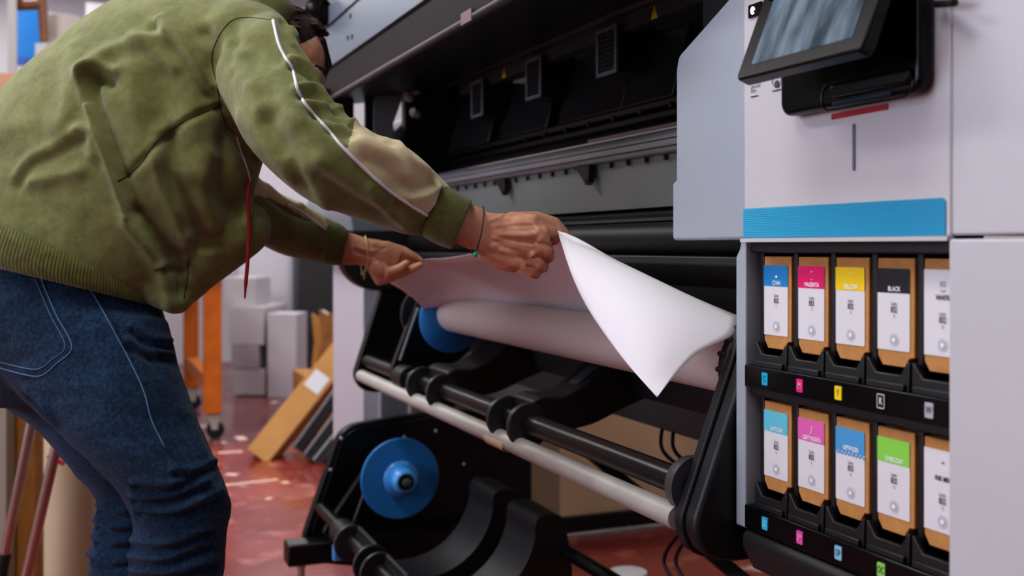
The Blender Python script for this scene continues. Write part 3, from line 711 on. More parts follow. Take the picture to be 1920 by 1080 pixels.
def dist_poly(V, P):
    best = np.full(len(V), 9.0)
    P = [np.array(p) for p in P]
    lo = np.min(P, axis=0)-.12; hi = np.max(P, axis=0)+.12
    idx = np.where(np.all((V > lo) & (V < hi), axis=1))[0]
    W = V[idx]; bb = best[idx]
    for a, b in zip(P, P[1:]):
        d = b-a; L = d@d
        if L < 1e-12: continue
        t = np.clip(((W-a)@d)/L, 0, 1); q = a+t[:, None]*d
        bb = np.minimum(bb, np.linalg.norm(W-q, axis=1))
    best[idx] = bb; return best
def folds(me, F):
    """F: (pixel polyline, height m, width m)"""
    bvh = bvh_of(me); V = get_v(me); N = get_n(me); off = np.zeros(len(V))
    for pts, h, w in F:
        P = cast_line(bvh, pts)
        if len(P) < 2: continue
        d = dist_poly(V, P); off += 1.35*h*np.exp(-(d/w)**2)
    set_v(me, V+N*off[:, None])
def vnoise(me, amp, scale, stretch=(1, 1, 1), M=None, seed=0, ridged=False):
    V = get_v(me); N = get_n(me); o = np.empty(len(V))
    S = np.array(stretch)*scale; W = V if M is None else V@np.array(M)
    for i, p in enumerate(W*S+seed):
        x = noise.noise(Vector(p)); o[i] = (1-2*abs(x)) if ridged else x
    set_v(me, V+N*(o*amp)[:, None])
def place(me, name, m, parent, label=None):
    o = bpy.data.objects.new(name, me); C.objects.link(o); o.parent = parent
    me.materials.clear()
    for x in (m if isinstance(m, (list, tuple)) else [m]): me.materials.append(x)
    if label: o['label'] = label
    return o

# ---- fabrics
def fabric(name, c1, c2, wv=900, bump=.5, vs_=30, sheen=.3, wear=.08):
    m = bpy.data.materials.new(name); m.use_nodes = True; nt = m.node_tree; b = nt.nodes['Principled BSDF']
    b.inputs['Roughness'].default_value = .9; b.inputs['Sheen Weight'].default_value = sheen; b.inputs['Specular IOR Level'].default_value = .15
    g = nt.nodes.new('ShaderNodeTexCoord')
    n = nt.nodes.new('ShaderNodeTexNoise'); n.inputs['Scale'].default_value = vs_; n.inputs['Detail'].default_value = 6; n.inputs['Roughness'].default_value = .7
    nt.links.new(g.outputs['Object'], n.inputs['Vector'])
    r = nt.nodes.new('ShaderNodeValToRGB'); r.color_ramp.elements[0].position = .35; r.color_ramp.elements[1].position = .68
    r.color_ramp.elements[0].color = srgb(c1); r.color_ramp.elements[1].color = srgb(c2)
    nt.links.new(n.outputs['Fac'], r.inputs['Fac'])
    nb = nt.nodes.new('ShaderNodeTexNoise'); nb.inputs['Scale'].default_value = 5; nb.inputs['Detail'].default_value = 5; nt.links.new(g.outputs['Object'], nb.inputs['Vector'])
    rb_ = nt.nodes.new('ShaderNodeMapRange'); rb_.inputs['From Min'].default_value = .3; rb_.inputs['From Max'].default_value = .7; rb_.inputs['To Min'].default_value = 1-wear; rb_.inputs['To Max'].default_value = 1+wear; nt.links.new(nb.outputs['Fac'], rb_.inputs['Value'])
    vm = nt.nodes.new('ShaderNodeVectorMath'); vm.operation = 'SCALE'; nt.links.new(r.outputs['Color'], vm.inputs[0]); nt.links.new(rb_.outputs['Result'], vm.inputs['Scale'])
    nt.links.new(vm.outputs[0], b.inputs['Base Color'])
    n2 = nt.nodes.new('ShaderNodeTexNoise'); n2.inputs['Scale'].default_value = wv; n2.inputs['Detail'].default_value = 3
    nt.links.new(g.outputs['Object'], n2.inputs['Vector'])
    n3 = nt.nodes.new('ShaderNodeTexNoise'); n3.inputs['Scale'].default_value = 75; n3.inputs['Detail'].default_value = 5
    nt.links.new(g.outputs['Object'], n3.inputs['Vector'])
    ad = nt.nodes.new('ShaderNodeMath'); ad.operation = 'MULTIPLY_ADD'; nt.links.new(n3.outputs['Fac'], ad.inputs[0]); ad.inputs[1].default_value = 2.0; nt.links.new(n2.outputs['Fac'], ad.inputs[2])
    bp = nt.nodes.new('ShaderNodeBump'); bp.inputs['Strength'].default_value = bump; bp.inputs['Distance'].default_value = .0015
    nt.links.new(ad.outputs[0], bp.inputs['Height']); nt.links.new(bp.outputs['Normal'], b.inputs['Normal'])
    MATS[name] = m; return m
olive = fabric('olive_fleece', '#686c40', '#7f8454')
beige = fabric('beige_fleece', '#bdb18c', '#d2c7a3')
ribm = fabric('olive_rib', '#585c30', '#6a6e3d', vs_=60)
denim = fabric('denim', '#14243a', '#2d4863', wv=1400, bump=.55, vs_=160, sheen=.1, wear=.4)

# ---- hoodie
T = [((-135, 440), (300, 572), 1.93, .17), ((-118, 385), (318, 560), 1.93, .185), ((-85, 290), (372, 530), 1.94, .195), ((-35, 205), (436, 470), 1.94, .20),
     ((45, 122), (470, 392), 1.94, .20), ((140, 45), (492, 310), 1.945, .195), ((250, -18), (520, 235), 1.95, .19), ((355, -38), (545, 165), 1.96, .175),
     ((440, -22), (562, 105), 1.98, .12), ((500, 10), (566, 75), 2.0, .07)]
h = MB(); loft(h, T, 5, 40)
NS = [((470, 25), (400, 60), 1.84, .06), ((528, 28), (392, 118), 1.80, .085), ((572, 98), (418, 190), 1.745, .085), ((626, 190), (458, 262), 1.69, .078), ((682, 240), (512, 318), 1.665, .072),
      ((735, 266), (588, 378), 1.665, .064), ((792, 302), (690, 418), 1.695, .056), ((826, 338), (760, 440), 1.72, .050), ((838, 350), (782, 440), 1.73, .045), ((850, 360), (803, 445), 1.735, .040)]
loft(h, NS, 5, 32)
h.ball(U(455, 110, 1.86), .10, (1, 1, 1))
FS = [((455, 180), (380, 300), 2.15, .09), ((475, 310), (420, 420), 2.24, .075), ((505, 350), (470, 448), 2.30, .062), ((552, 376), (520, 472), 2.34, .056), ((600, 400), (575, 487), 2.36, .052), ((618, 413), (602, 492), 2.365, .045), ((630, 420), (618, 492), 2.368, .04)]
loft(h, FS, 5, 28)
# gathered front pocket bulge and hood lying at the neck
h.capsule(U(330, 520, 1.86), .055, U(455, 430, 1.88), .05)
h.capsule(U(300, 545, 1.84), .03, U(330, 560, 1.84), .03)
h.capsule(U(390, 5, 1.97), .09, U(500, 22, 1.99), .05)
me = remeshed(h, .0058, 8, 1)
vnoise(me, .006, 5.5, seed=3.1)
vnoise(me, .0035, 14, seed=9.7)
F = [
 # back: long sweeping fold with lit crest and dark hollow under it
 ([(300, 70), (235, 90), (185, 112), (160, 135)], .010, .018),
 ([(215, 140), (185, 128), (162, 140), (160, 165), (168, 200), (190, 262), (215, 330), (238, 400)], .012, .012),
 ([(205, 150), (185, 145), (172, 158), (176, 195), (200, 265), (225, 330), (248, 398)], -.016, .014),
 ([(138, 90), (140, 130), (130, 190), (122, 240)], .006, .022),
 ([(300, 40), (345, 90), (370, 130), (395, 160)], .008, .013), ([(290, 52), (330, 100), (360, 140), (385, 175)], -.008, .012),
 ([(250, 70), (290, 95), (325, 125)], .006, .012),
 ([(30, 330), (60, 295), (110, 272), (150, 245)], .004, .012), ([(35, 348), (62, 312), (105, 290), (158, 262)], -.0035, .011), ([(0, 250), (60, 230), (100, 240)], .003, .02),
 ([(60, 340), (110, 330), (150, 320)], .005, .012), ([(150, 245), (170, 250), (175, 290)], .006, .012),
 ([(385, 60), (405, 90), (395, 130), (400, 180)], -.008, .013),
 ([(240, 130), (250, 190), (262, 250), (280, 300)], .007, .022), ([(300, 150), (310, 200), (300, 250)], -.008, .030),
 ([(168, 200), (190, 265), (216, 340), (240, 405)], .006, .006), ([(440, 60), (430, 100), (440, 140)], -.004, .012), ([(480, 160), (520, 180), (560, 230)], .005, .016), ([(450, 220), (490, 250), (540, 330)], .004, .014),
 # side panel and belly
 ([(235, 330), (270, 300), (320, 250), (370, 215), (412, 200)], -.005, .006),
 ([(345, 230), (372, 275), (365, 320)], .012, .026), ([(300, 250), (300, 330), (330, 400), (345, 450)], .010, .016), ([(320, 255), (322, 330), (350, 390), (375, 460)], -.010, .014),
 ([(240, 420), (280, 470), (310, 520), (318, 570)], .010, .013), ([(258, 400), (300, 450), (330, 500), (338, 545)], -.012, .013),
 ([(300, 492), (335, 495), (350, 485)], .007, .007), ([(300, 502), (335, 505), (352, 495)], -.008, .007),
 ([(400, 300), (380, 360), (400, 420)], .010, .02), ([(430, 250), (410, 330), (440, 400)], -.010, .018),
 ([(352, 440), (375, 470), (400, 475)], .006, .010),
 # armpit and sleeve
 ([(412, 205), (430, 240), (460, 285), (490, 300)], -.010, .010),
 ([(530, 40), (540, 75), (560, 90), (575, 110)], -.006, .008), ([(545, 55), (560, 80), (580, 95)], .006, .008),
 ([(545, 110), (570, 120), (595, 145)], .007, .008), ([(548, 125), (575, 137), (600, 165)], -.008, .008),
 ([(560, 165), (590, 165), (615, 190)], .008, .009), ([(565, 180), (600, 182), (630, 210)], -.008, .009),
 ([(575, 195), (605, 200), (640, 205)], .007, .009), ([(590, 215), (620, 225), (655, 235)], -.008, .010),
 ([(610, 225), (635, 235), (662, 230)], .007, .009), ([(620, 245), (645, 255), (662, 255)], -.006, .009),
 ([(440, 75), (480, 85), (520, 110)], -.006, .016), ([(440, 130), (470, 165), (490, 200)], .006, .02), ([(470, 105), (500, 150), (520, 210)], -.005, .02),
 ([(520, 200), (560, 240), (600, 300)], .006, .02), ([(500, 230), (545, 290), (570, 350)], -.007, .016), ([(545, 300), (580, 330), (620, 395)], .006, .016),
 ([(605, 300), (640, 330), (700, 370)], .005, .014), ([(600, 335), (650, 365), (710, 400)], -.004, .014),
 ([(668, 262), (700, 275), (740, 300), (760, 330)], .006, .013), ([(690, 300), (730, 315), (750, 345)], -.006, .013),
 ([(700, 240), (715, 258), (735, 268)], -.006, .010), ([(745, 270), (770, 300), (800, 320)], .006, .010), ([(760, 345), (790, 350), (818, 335)], -.006, .010), ([(775, 370), (800, 365), (822, 350)], .005, .008),
 ([(740, 385), (765, 400), (790, 425)], -.005, .010), ([(700, 350), (720, 385), (760, 420)], .005, .012),
 # far sleeve
 ([(500, 350), (530, 375), (560, 390)], .006, .010), ([(505, 370), (540, 395), (580, 410)], -.006, .010), ([(560, 385), (590, 405), (610, 425)], .005, .008), ([(490, 400), (530, 430), (580, 450)], -.004, .012),
]
folds(me, F)
V = get_v(me)
uu, vv, DD = px_np(V)
def inpoly(u, v, P):
    c = np.zeros(len(u), bool); n = len(P)
    for i in range(n):
        x1, y1 = P[i]; x2, y2 = P[i-1]
        cond = ((y1 > v) != (y2 > v)) & (u < (x2-x1)*(v-y1)/((y2-y1)+1e-9)+x1); c ^= cond
    return c
pipe = [(512, 38), (522, 80), (535, 108), (548, 128), (560, 172), (580, 205), (612, 240), (650, 284), (720, 350), (765, 382), (801, 404)]
bpoly = [(672, 200), (662, 245), (650, 284), (720, 350), (765, 382), (801, 404), (815, 386), (827, 352), (870, 340), (830, 270), (760, 220)]
near_b = inpoly(uu, vv, bpoly) & (DD < 2.0)
far_b = inpoly(uu, vv, [(470, 300), (478, 365), (505, 370), (535, 385), (575, 410), (612, 432), (618, 405), (560, 360), (500, 320)]) & (DD > 2.12)
isb = near_b | far_b
mi = np.zeros(len(me.polygons), np.int32)
for i, p in enumerate(me.polygons):
    vsx = p.vertices; mi[i] = 1 if sum(isb[k] for k in vsx) >= 2 else 0
hoodie = place(me, 'hooded_sweatshirt', [olive, beige], person)
me.polygons.foreach_set('material_index', mi)
hb = bvh_of(me)
def seam(pts, r=.0009, name='seam', m=None, off=.0002, parent=None, k=6):
    P = cast_line(hb, pts, k, off)
    if len(P) > 1: return build(MB().tube(P, r, 6), name, m or seam_m, parent or hoodie, smooth=180)
seam_m = mat('seam_dark', '#2a2d16', .9)
for s_ in ([(512, 38), (470, 33), (438, 37), (415, 60), (399, 95), (398, 120), (408, 165), (412, 200)], [(412, 200), (350, 225), (300, 260), (278, 285), (270, 300), (245, 325), (220, 340)],
           [(412, 200), (425, 235), (440, 252)], [(801, 404), (795, 425), (788, 440)], [(801, 404), (818, 382), (829, 348)],
           [(353, 487), (352, 520), (345, 560)]):
    seam(s_)
seam(pipe, .0027, 'piping', mat('piping_white', '#d6d4dc', .6), .001, k=8)
seam([(444, 257), (452, 285), (462, 312), (468, 335), (464, 352)], .0017, 'piping', MATS['piping_white'], .001)
seam([(540, 383), (570, 400), (612, 432)], .0022, 'piping', MATS['piping_white'], .001)
# hem band with ribs
hem = MB()
loft(hem, [((-142, 470), (303, 577), 1.93, .183), ((-146, 445), (302, 574), 1.93, .191), ((-140, 420), (300, 566), 1.93, .195), ((-128, 392), (298, 553), 1.93, .195), ((-118, 372), (296, 540), 1.93, .188)], 6, 1100, ribs=220, ramp_=.003, cap=False)
hemo = build(hem, 'hem_band', ribm, hoodie, smooth=180); s_ = hemo.modifiers.new('t', 'SOLIDIFY'); s_.thickness = .004; s_.offset = -1
def cuff(st, name='cuff', ribs=60):
    c = MB(); loft(c, st, 6, 240, ribs=ribs, ramp_=.004, cap=False, power=.85)
    o = build(c, name, ribm, hoodie, smooth=180); s = o.modifiers.new('t', 'SOLIDIFY'); s.thickness = .004; s.offset = -1; return o
cuff([((827, 346), (789, 436), 1.73, .044), ((836, 350), (795, 444), 1.73, .047), ((858, 361), (815, 456), 1.735, .046), ((881, 373), (842, 466), 1.74, .043), ((885, 378), (849, 466), 1.742, .041)])
cuff([((611, 407), (600, 489), 2.365, .042), ((620, 412), (606, 494), 2.366, .046), ((638, 420), (622, 497), 2.368, .044), ((652, 431), (640, 497), 2.37, .040)])
# drawstring
ds = [U(452, 300, 1.86), U(466, 350, 1.84), U(464, 372, 1.83), U(467, 420, 1.83), U(465, 480, 1.83), U(461, 530, 1.83), U(459, 560, 1.83)]
P = [Vector(p) for p in catmull(ds, 6)]
build(MB().tube(P, [.0035]*(len(P)-6)+[.003, .0025, .0022, .002, .0018, .001], 8), 'drawstring', mat('drawstring_red', '#8e1020', .7), hoodie)

# ---- jeans
j = MB()
loft(j, [((-120, 430), (290, 545), 1.93, .15), ((-150, 480), (303, 580), 1.93, .165), ((-165, 560), (318, 622), 1.93, .175), ((-160, 640), (330, 672), 1.93, .175), ((-120, 700), (320, 720), 1.94, .14), ((-70, 760), (240, 770), 1.95, .08)], 5, 40)
loft(j, [((-90, 560), (312, 598), 1.86, .10), ((-40, 650), (330, 665), 1.85, .11), ((30, 735), (348, 722), 1.83, .112), ((98, 800), (377, 800), 1.81, .105), ((182, 878), (408, 872), 1.79, .095), ((232, 935), (432, 932), 1.785, .085), ((246, 975), (434, 962), 1.79, .082),
         ((246, 1010), (427, 1000), 1.80, .08), ((240, 1080), (423, 1080), 1.81, .08), ((238, 1230), (400, 1230), 1.84, .07), ((235, 1400), (380, 1400), 1.86, .062), ((228, 1560), (378, 1560), 1.87, .062)], 5, 36)
loft(j, [((-150, 560), (200, 640), 2.02, .10), ((-100, 670), (230, 720), 2.06, .10), ((0, 758), (260, 790), 2.08, .095), ((65, 806), (285, 835), 2.10, .09), ((132, 885), (305, 890), 2.11, .08), ((178, 932), (335, 925), 2.12, .075), ((176, 985), (350, 985), 2.12, .075),
         ((165, 1080), (345, 1080), 2.13, .072), ((160, 1200), (310, 1200), 2.16, .065), ((160, 1400), (300, 1400), 2.18, .058)], 5, 32)
jm = remeshed(j, .008, 5, 1)
vnoise(jm, .004, 7, seed=5.5); vnoise(jm, .0022, 22, stretch=(1, 1, 2.2), seed=1.5)
JF = [([(300, 700), (280, 660), (262, 640)], -.005, .008)]
def wr(x0, y0, x1, y1, sag, h_, w_):
    mx, my = (x0+x1)/2, (y0+y1)/2+sag; JF.append(([(x0, y0), (mx, my), (x1, y1)], h_, w_)); JF.append(([(x0, y0+11), (mx, my+12), (x1, y1+10)], -h_*1.1, w_*.9))
wr(255, 905, 360, 895, 10, .007, .009); wr(250, 930, 385, 905, 12, .008, .009); wr(255, 955, 410, 925, 16, .009, .010); wr(245, 985, 400, 960, 18, .008, .010); wr(250, 1015, 390, 990, 16, .008, .010); wr(245, 1045, 380, 1020, 15, .008, .010); wr(245, 1070, 400, 1050, 12, .007, .009); wr(330, 880, 400, 865, 8, .006, .008)
wr(180, 945, 245, 960, 6, .007, .008); wr(175, 975, 245, 985, 8, .008, .009); wr(172, 1005, 240, 1015, 8, .008, .009); wr(170, 1040, 240, 1050, 8, .008, .009)
wr(250, 612, 318, 640, 8, .006, .009); wr(240, 640, 320, 665, 4, .006, .009); wr(55, 735, 100, 790, -6, .006, .012)
wr(140, 600, 190, 680, 5, .003, .014); wr(350, 780, 380, 850, 5, .005, .014)
folds(jm, JF)
jeans = place(jm, 'jeans', [denim], person)
jb = bvh_of(jm); stitch = mat('denim_stitch', '#4f7396', .8); dseam = mat('denim_seam_dark', '#0a1830', .9)
def jseam(pts, m=stitch, r=.0009, name='stitching'):
    P = cast_line(jb, pts, 6, .0005)
    if len(P) > 1: build(MB().tube(P, r, 6), name, m, jeans, smooth=180)
jseam([(0, 506), (30, 494), (62, 484)]); jseam([(0, 500), (30, 488), (58, 479)])
pk = [(64, 487), (80, 530), (105, 590), (135, 650), (106, 682), (76, 705), (40, 701), (0, 690)]
jseam(pk, r=.0013); jseam([(54, 490), (70, 532), (95, 592), (122, 648), (98, 674), (72, 692), (40, 689), (0, 679)])
jseam([(152, 518), (180, 560), (212, 618), (245, 680), (270, 735), (285, 790), (310, 840)], r=.0012); jseam([(160, 518), (188, 562), (220, 620), (250, 676)], dseam, .0014)
jseam([(310, 840), (335, 870), (352, 905)], dseam, .0012)
# ---- shoes (under the jeans, below the picture)
for c_, D_ in (((300, 1560), 1.87), ((235, 1410), 2.18)):
    q = U(c_[0], c_[1], D_); q.z = 0
    s = MB(); s.capsule(q+Vector((0, -.04, .055)), .05, q+Vector((0, .16, .042)), .038); s.capsule(q+Vector((0, -.03, .06)), .048, q+Vector((0, -.03, .13)), .045)
    sm = remeshed(s, .008, 4)
    so = place(sm, 'sneaker', mat('sneaker_dark', '#24262b', .7), person)
    build(MB().prism(rrect(q.x-.05, q.x+.05, q.y-.09, q.y+.20, .045), .0, .022, 'z'), 'sole', mat('sole_white', '#c9c8c4', .6), so, .004)

# ---- body under the clothes: hands, head, neck as skin
def skin_mat():
    m = bpy.data.materials.new('skin'); m.use_nodes = True; nt = m.node_tree; b = nt.nodes['Principled BSDF']
    b.inputs['Roughness'].default_value = .5; b.inputs['Subsurface Weight'].default_value = .15; b.inputs['Subsurface Radius'].default_value = (.01, .004, .002); b.inputs['Subsurface Scale'].default_value = 1
    g = nt.nodes.new('ShaderNodeTexCoord')
    n = nt.nodes.new('ShaderNodeTexNoise'); n.inputs['Scale'].default_value = 35; n.inputs['Detail'].default_value = 5; nt.links.new(g.outputs['Object'], n.inputs['Vector'])
    r = nt.nodes.new('ShaderNodeValToRGB'); r.color_ramp.elements[0].position = .3; r.color_ramp.elements[1].position = .7
    r.color_ramp.elements[0].color = srgb('#bd8468'); r.color_ramp.elements[1].color = srgb('#dcaa8c')
    nt.links.new(n.outputs['Fac'], r.inputs['Fac']); nt.links.new(r.outputs['Color'], b.inputs['Base Color'])
    n2 = nt.nodes.new('ShaderNodeTexVoronoi'); n2.inputs['Scale'].default_value = 700; nt.links.new(g.outputs['Object'], n2.inputs['Vector'])
    bp = nt.nodes.new('ShaderNodeBump'); bp.inputs['Strength'].default_value = .25; bp.inputs['Distance'].default_value = .0008
    nt.links.new(n2.outputs['Distance'], bp.inputs['Height']); nt.links.new(bp.outputs['Normal'], b.inputs['Normal']); return m
skin = skin_mat()
def ch(mb, *pts): mb.chain([(U(u, v, D), r) for u, v, D, r in pts])
R = MB()   # near (right) hand, back of the hand towards the camera
loft(R, [((800, 372), (768, 425), 1.73, .025), ((858, 376), (832, 446), 1.745, .026), ((893, 386), (862, 460), 1.755, .026), ((916, 398), (893, 474), 1.765, .024), ((950, 400), (915, 494), 1.772, .023), ((985, 400), (945, 508), 1.775, .021), ((1008, 410), (968, 512), 1.782, .017)], 5, 28, power=.9)
ch(R, (930, 420, 1.77, .016), (1000, 416, 1.768, .0135)); ch(R, (930, 440, 1.76, .015), (1016, 437, 1.762, .0130)); ch(R, (925, 460, 1.76, .014), (1010, 468, 1.763, .0125)); ch(R, (920, 475, 1.765, .013), (990, 496, 1.772, .0118))
# fingers curling away and under
ch(R, (1004, 420, 1.768, .0125), (1033, 436, 1.776, .0115), (1040, 448, 1.80, .0105), (1015, 458, 1.825, .009))
ch(R, (1014, 444, 1.762, .0128), (1026, 470, 1.765, .0118), (1028, 482, 1.79, .0106), (1005, 478, 1.82, .009))
ch(R, (1000, 472, 1.762, .0122), (1012, 494, 1.766, .0110), (1018, 501, 1.79, .0100), (995, 495, 1.815, .0085))
ch(R, (984, 497, 1.770, .0118), (996, 508, 1.776, .0105), (1004, 513, 1.795, .0095), (980, 505, 1.815, .008))
ch(R, (975, 450, 1.795, .02), (985, 480, 1.80, .015)); ch(R, (995, 480, 1.81, .012), (1000, 500, 1.81, .009))
# thumb on the far side of the sheet, tip past the edge
ch(R, (960, 412, 1.795, .014), (1005, 410, 1.815, .0125), (1040, 418, 1.822, .0105), (1062, 438, 1.828, .0065))
Lh = MB()  # far (left) hand, thumb side towards the camera
loft(Lh, [((600, 425), (592, 482), 2.36, .022), ((655, 436), (645, 496), 2.37, .024), ((688, 446), (680, 498), 2.375, .025), ((712, 450), (694, 515), 2.38, .026), ((738, 458), (712, 532), 2.385, .022), ((755, 468), (735, 524), 2.39, .014)], 5, 26, power=.9)
ch(Lh, (725, 465, 2.385, .016), (756, 472, 2.395, .0125), (778, 482, 2.40, .0095), (788, 487, 2.402, .0065))
ch(Lh, (735, 480, 2.40, .014), (760, 486, 2.405, .0115), (782, 494, 2.41, .0085))
ch(Lh, (708, 500, 2.365, .017), (728, 512, 2.36, .0135), (748, 504, 2.358, .0105), (762, 494, 2.360, .0085))
ch(Lh, (700, 500, 2.38, .016), (712, 525, 2.375, .013), (735, 520, 2.372, .011), (760, 505, 2.378, .009))
ch(Lh, (722, 518, 2.395, .013), (748, 514, 2.395, .011), (776, 502, 2.39, .0095), (788, 496, 2.388, .007))
hands = []
for mb_, seed in ((R, 1.0), (Lh, 2.0)):
    hm = remeshed(mb_, .0022, 4, 0, .5); hands.append(hm)
folds(hands[0], [([(935, 445), (970, 450), (1005, 452)], .0000, .003), ([(915, 415), (935, 408), (945, 400)], .0012, .003), ([(930, 425), (965, 420), (1000, 418)], .0012, .004), ([(925, 447), (965, 456), (1000, 462)], .0016, .0035), ([(940, 440), (975, 442), (1010, 438)], .0014, .004),
                 ([(940, 470), (965, 480), (985, 492)], .0014, .0035), ([(940, 462), (965, 470), (985, 476)], -.0016, .004), ([(950, 432), (980, 432), (1000, 430)], -.0014, .004), ([(885, 395), (888, 430), (880, 465)], -.0006, .003),
                 ([(1012, 456), (1026, 457), (1037, 463)], -.0028, .0024), ([(1000, 484), (1015, 483), (1028, 492)], -.0028, .0022), ([(990, 500), (1002, 502), (1014, 507)], -.0025, .0020), ([(1002, 424), (1006, 428), (1010, 432)], .002, .005), ([(1014, 446), (1014, 450), (1012, 454)], .0022, .005), ([(1000, 476), (1000, 480), (998, 482)], .002, .0045), ([(1010, 478), (1004, 482), (998, 484)], -.0012, .002), ([(1020, 455), (1024, 450), (1018, 444)], .0010, .003)])
folds(hands[1], [([(665, 462), (690, 470), (705, 470)], .002, .004), ([(668, 472), (690, 480), (700, 482)], -.002, .004), ([(705, 462), (715, 468), (722, 465)], -.002, .004), ([(715, 490), (722, 505), (718, 520)], -.0018, .004)])
# head, in its own frame
HC = U(520, 131, 2.04)
hf = Vector((.20, .88, -.40)).normalized(); hu = Vector((0, .45, .85)); hu = (hu-hf*hu.dot(hf)).normalized(); hl = hu.cross(hf)
HM = Matrix((hl, hf, hu)).transposed()     # columns: lateral, forward, up
def H(x, y, z): return HC+HM @ Vector((x, y, z))
hd = MB()
hd.ball(H(0, -.012, .022), .1, (.76, .93, .88), HM, 32, 24)
hd.ball(H(0, .02, -.03), .1, (.62, .68, .75), HM, 28, 20)
hd.ball(H(0, .045, -.085), .04, (.85, .8, .75), HM)
hd.capsule(H(0, .083, -.005), .008, H(0, .106, -.035), .011); hd.ball(H(.011, .092, -.038), .008); hd.ball(H(-.011, .092, -.038), .008)
for sx in (-1, 1):
    hd.capsule(H(sx*.012, .083, .018), .009, H(sx*.048, .068, .02), .007)
    hd.capsule(H(sx*.045, .06, -.02), .014, H(sx*.055, .035, -.025), .014)
    hd.capsule(H(sx*.071, -.012, .015), .008, H(sx*.080, -.022, .018), .008); hd.capsule(H(sx*.080, -.022, .022), .010, H(sx*.076, -.012, -.022), .007)
hd.capsule(H(-.018, .079, -.062), .007, H(.018, .079, -.062), .007); hd.capsule(H(-.014, .077, -.071), .0075, H(.014, .077, -.071), .0075)
nk0 = U(420, 60, 1.99)
hd.capsule(H(0, -.03, -.04), .056, nk0, .06)
hm = remeshed(hd, .0035, 4, 0)
# torso, arms and legs of the body under the clothes, in one mesh with head and hands
bd = MB()
loft(bd, [(tuple(np.array(a)*.8+np.array(b)*.2), tuple(np.array(b)*.8+np.array(a)*.2), D, t*.72) for a, b, D, t in T[:9]], 3, 24)
loft(bd, [(tuple(np.array(a)*.78+np.array(b)*.22), tuple(np.array(b)*.78+np.array(a)*.22), D, t*.5) for a, b, D, t in NS[1:]], 3, 20)
loft(bd, [(tuple(np.array(a)*.78+np.array(b)*.22), tuple(np.array(b)*.78+np.array(a)*.22), D, t*.5) for a, b, D, t in FS], 3, 20)
bd.capsule(U(100, 520, 1.93), .10, U(90, 590, 1.93), .10)
for pts in (((150, 620, 1.88, .07), (325, 930, 1.80, .05), (300, 1530, 1.87, .04)), ((90, 640, 2.03, .06), (256, 910, 2.11, .04), (235, 1380, 2.18, .035))):
    ch(bd, *pts)
bdm = remeshed(bd, .014, 4, 0)
allv = []; allf = []
for m_ in (bdm, hm, hands[0], hands[1]):
    o = len(allv); allv += [tuple(v.co) for v in m_.vertices]; allf += [tuple(i+o for i in p.vertices) for p in m_.polygons]
body = bpy.data.meshes.new('body'); body.from_pydata(allv, [], allf); body.shade_smooth()
body_o = place(body, 'body', skin, person)
# eyes, brows
eyew = mat('eye_white', '#d9d2cc', .3); eyed = mat('eye_dark', '#1a120d', .2); hairm = mat('hair_dark', '#2a1b14', .55, bump=1.0, bscale=160, var=.4, vscale=90)
for sx in (-1, 1):
    e = build(MB().ball(H(sx*.031, .068, .0), .0125), 'eye', eyew, body_o); build(MB().ball(H(sx*.031, .0765, -.001), .0058), 'iris', eyed, e)
    build(MB().chain([(H(sx*.014, .087, .026), .003), (H(sx*.032, .083, .031), .0038), (H(sx*.052, .066, .026), .0025)]), 'eyebrow', hairm, body_o)
    build(MB().chain([(H(sx*.018, .0785, .007), .0022), (H(sx*.032, .0795, .0095), .0025), (H(sx*.047, .068, .005), .002)]), 'eyelashes', hairm, body_o)
build(MB().chain([(H(-.022, .083, -.066), .0032), (H(0, .088, -.066), .0042), (H(.022, .083, -.066), .0032)]), 'lips', mat('lips', '#8f4a42', .5), body_o)
# hair: cap over crown and back with short tufts
hr = MB(); hr.ball(H(.0, -.027, .042), .1, (.81, .90, .81), HM, 36, 28)
hr.capsule(H(-.012, .052, .085), .010, H(.03, .078, .058), .010); hr.capsule(H(.03, .078, .058), .009, H(.045, .082, .02), .005)
for i in range(260):
    a = random.uniform(0, 2*PI); el = random.uniform(.1, 1.5)
    d = Vector((math.cos(a)*math.cos(el)*.81, math.sin(a)*math.cos(el)*.93, math.sin(el)*.78))
    if (d.y > .3 and d.z < .55) or (d.x < -.3 and d.z < .25): continue
    p = H(.0, -.027, .042)+HM @ (d*.098); t_ = (HM @ Vector((random.uniform(-.3, .3), .8, .2))).normalized()
    hr.chain([(p, .005), (p+t_*.015+HM @ d*.002, .0035), (p+t_*.028+HM @ d*.001, .0015)])
hrm = remeshed(hr, .0025, 1, 0); place(hrm, 'hair', hairm, person)
# bracelets
hbv = bvh_of(hands[0])
br_n = [U(905, 388, 1.757), U(907, 400, 1.737), U(904, 430, 1.731), U(898, 455, 1.733), U(892, 476, 1.75), U(893, 478, 1.79), U(900, 430, 1.80), U(906, 392, 1.785)]
P = [Vector(p) for p in catmull(br_n+[br_n[0]], 6)]
bn = build(MB().tube(P, .0012, 8), 'cord_bracelet', mat('cord_grey', '#4b4a52', .7), person, smooth=180, label='thin dark cord with green bead on near wrist')
bd_ = U(891, 476, 1.742)
build(MB().ball(bd_, .0052, (1.2, 1, .9)), 'green_bead', mat('bead_green', '#4fc58a', .25), bn); build(MB().ball(bd_+U(886, 472, 1.742)-U(891, 476, 1.742), .004), 'dark_bead', mat('bead_dark', '#0f3a2c', .25), bn)
br_f = [U(685, 442, 2.375), U(688, 455, 2.348), U(690, 475, 2.346), U(690, 495, 2.352), U(684, 505, 2.37), U(679, 512, 2.385), U(676, 490, 2.405), U(680, 455, 2.405)]
P = [Vector(p) for p in catmull(br_f+[br_f[0]], 6)]
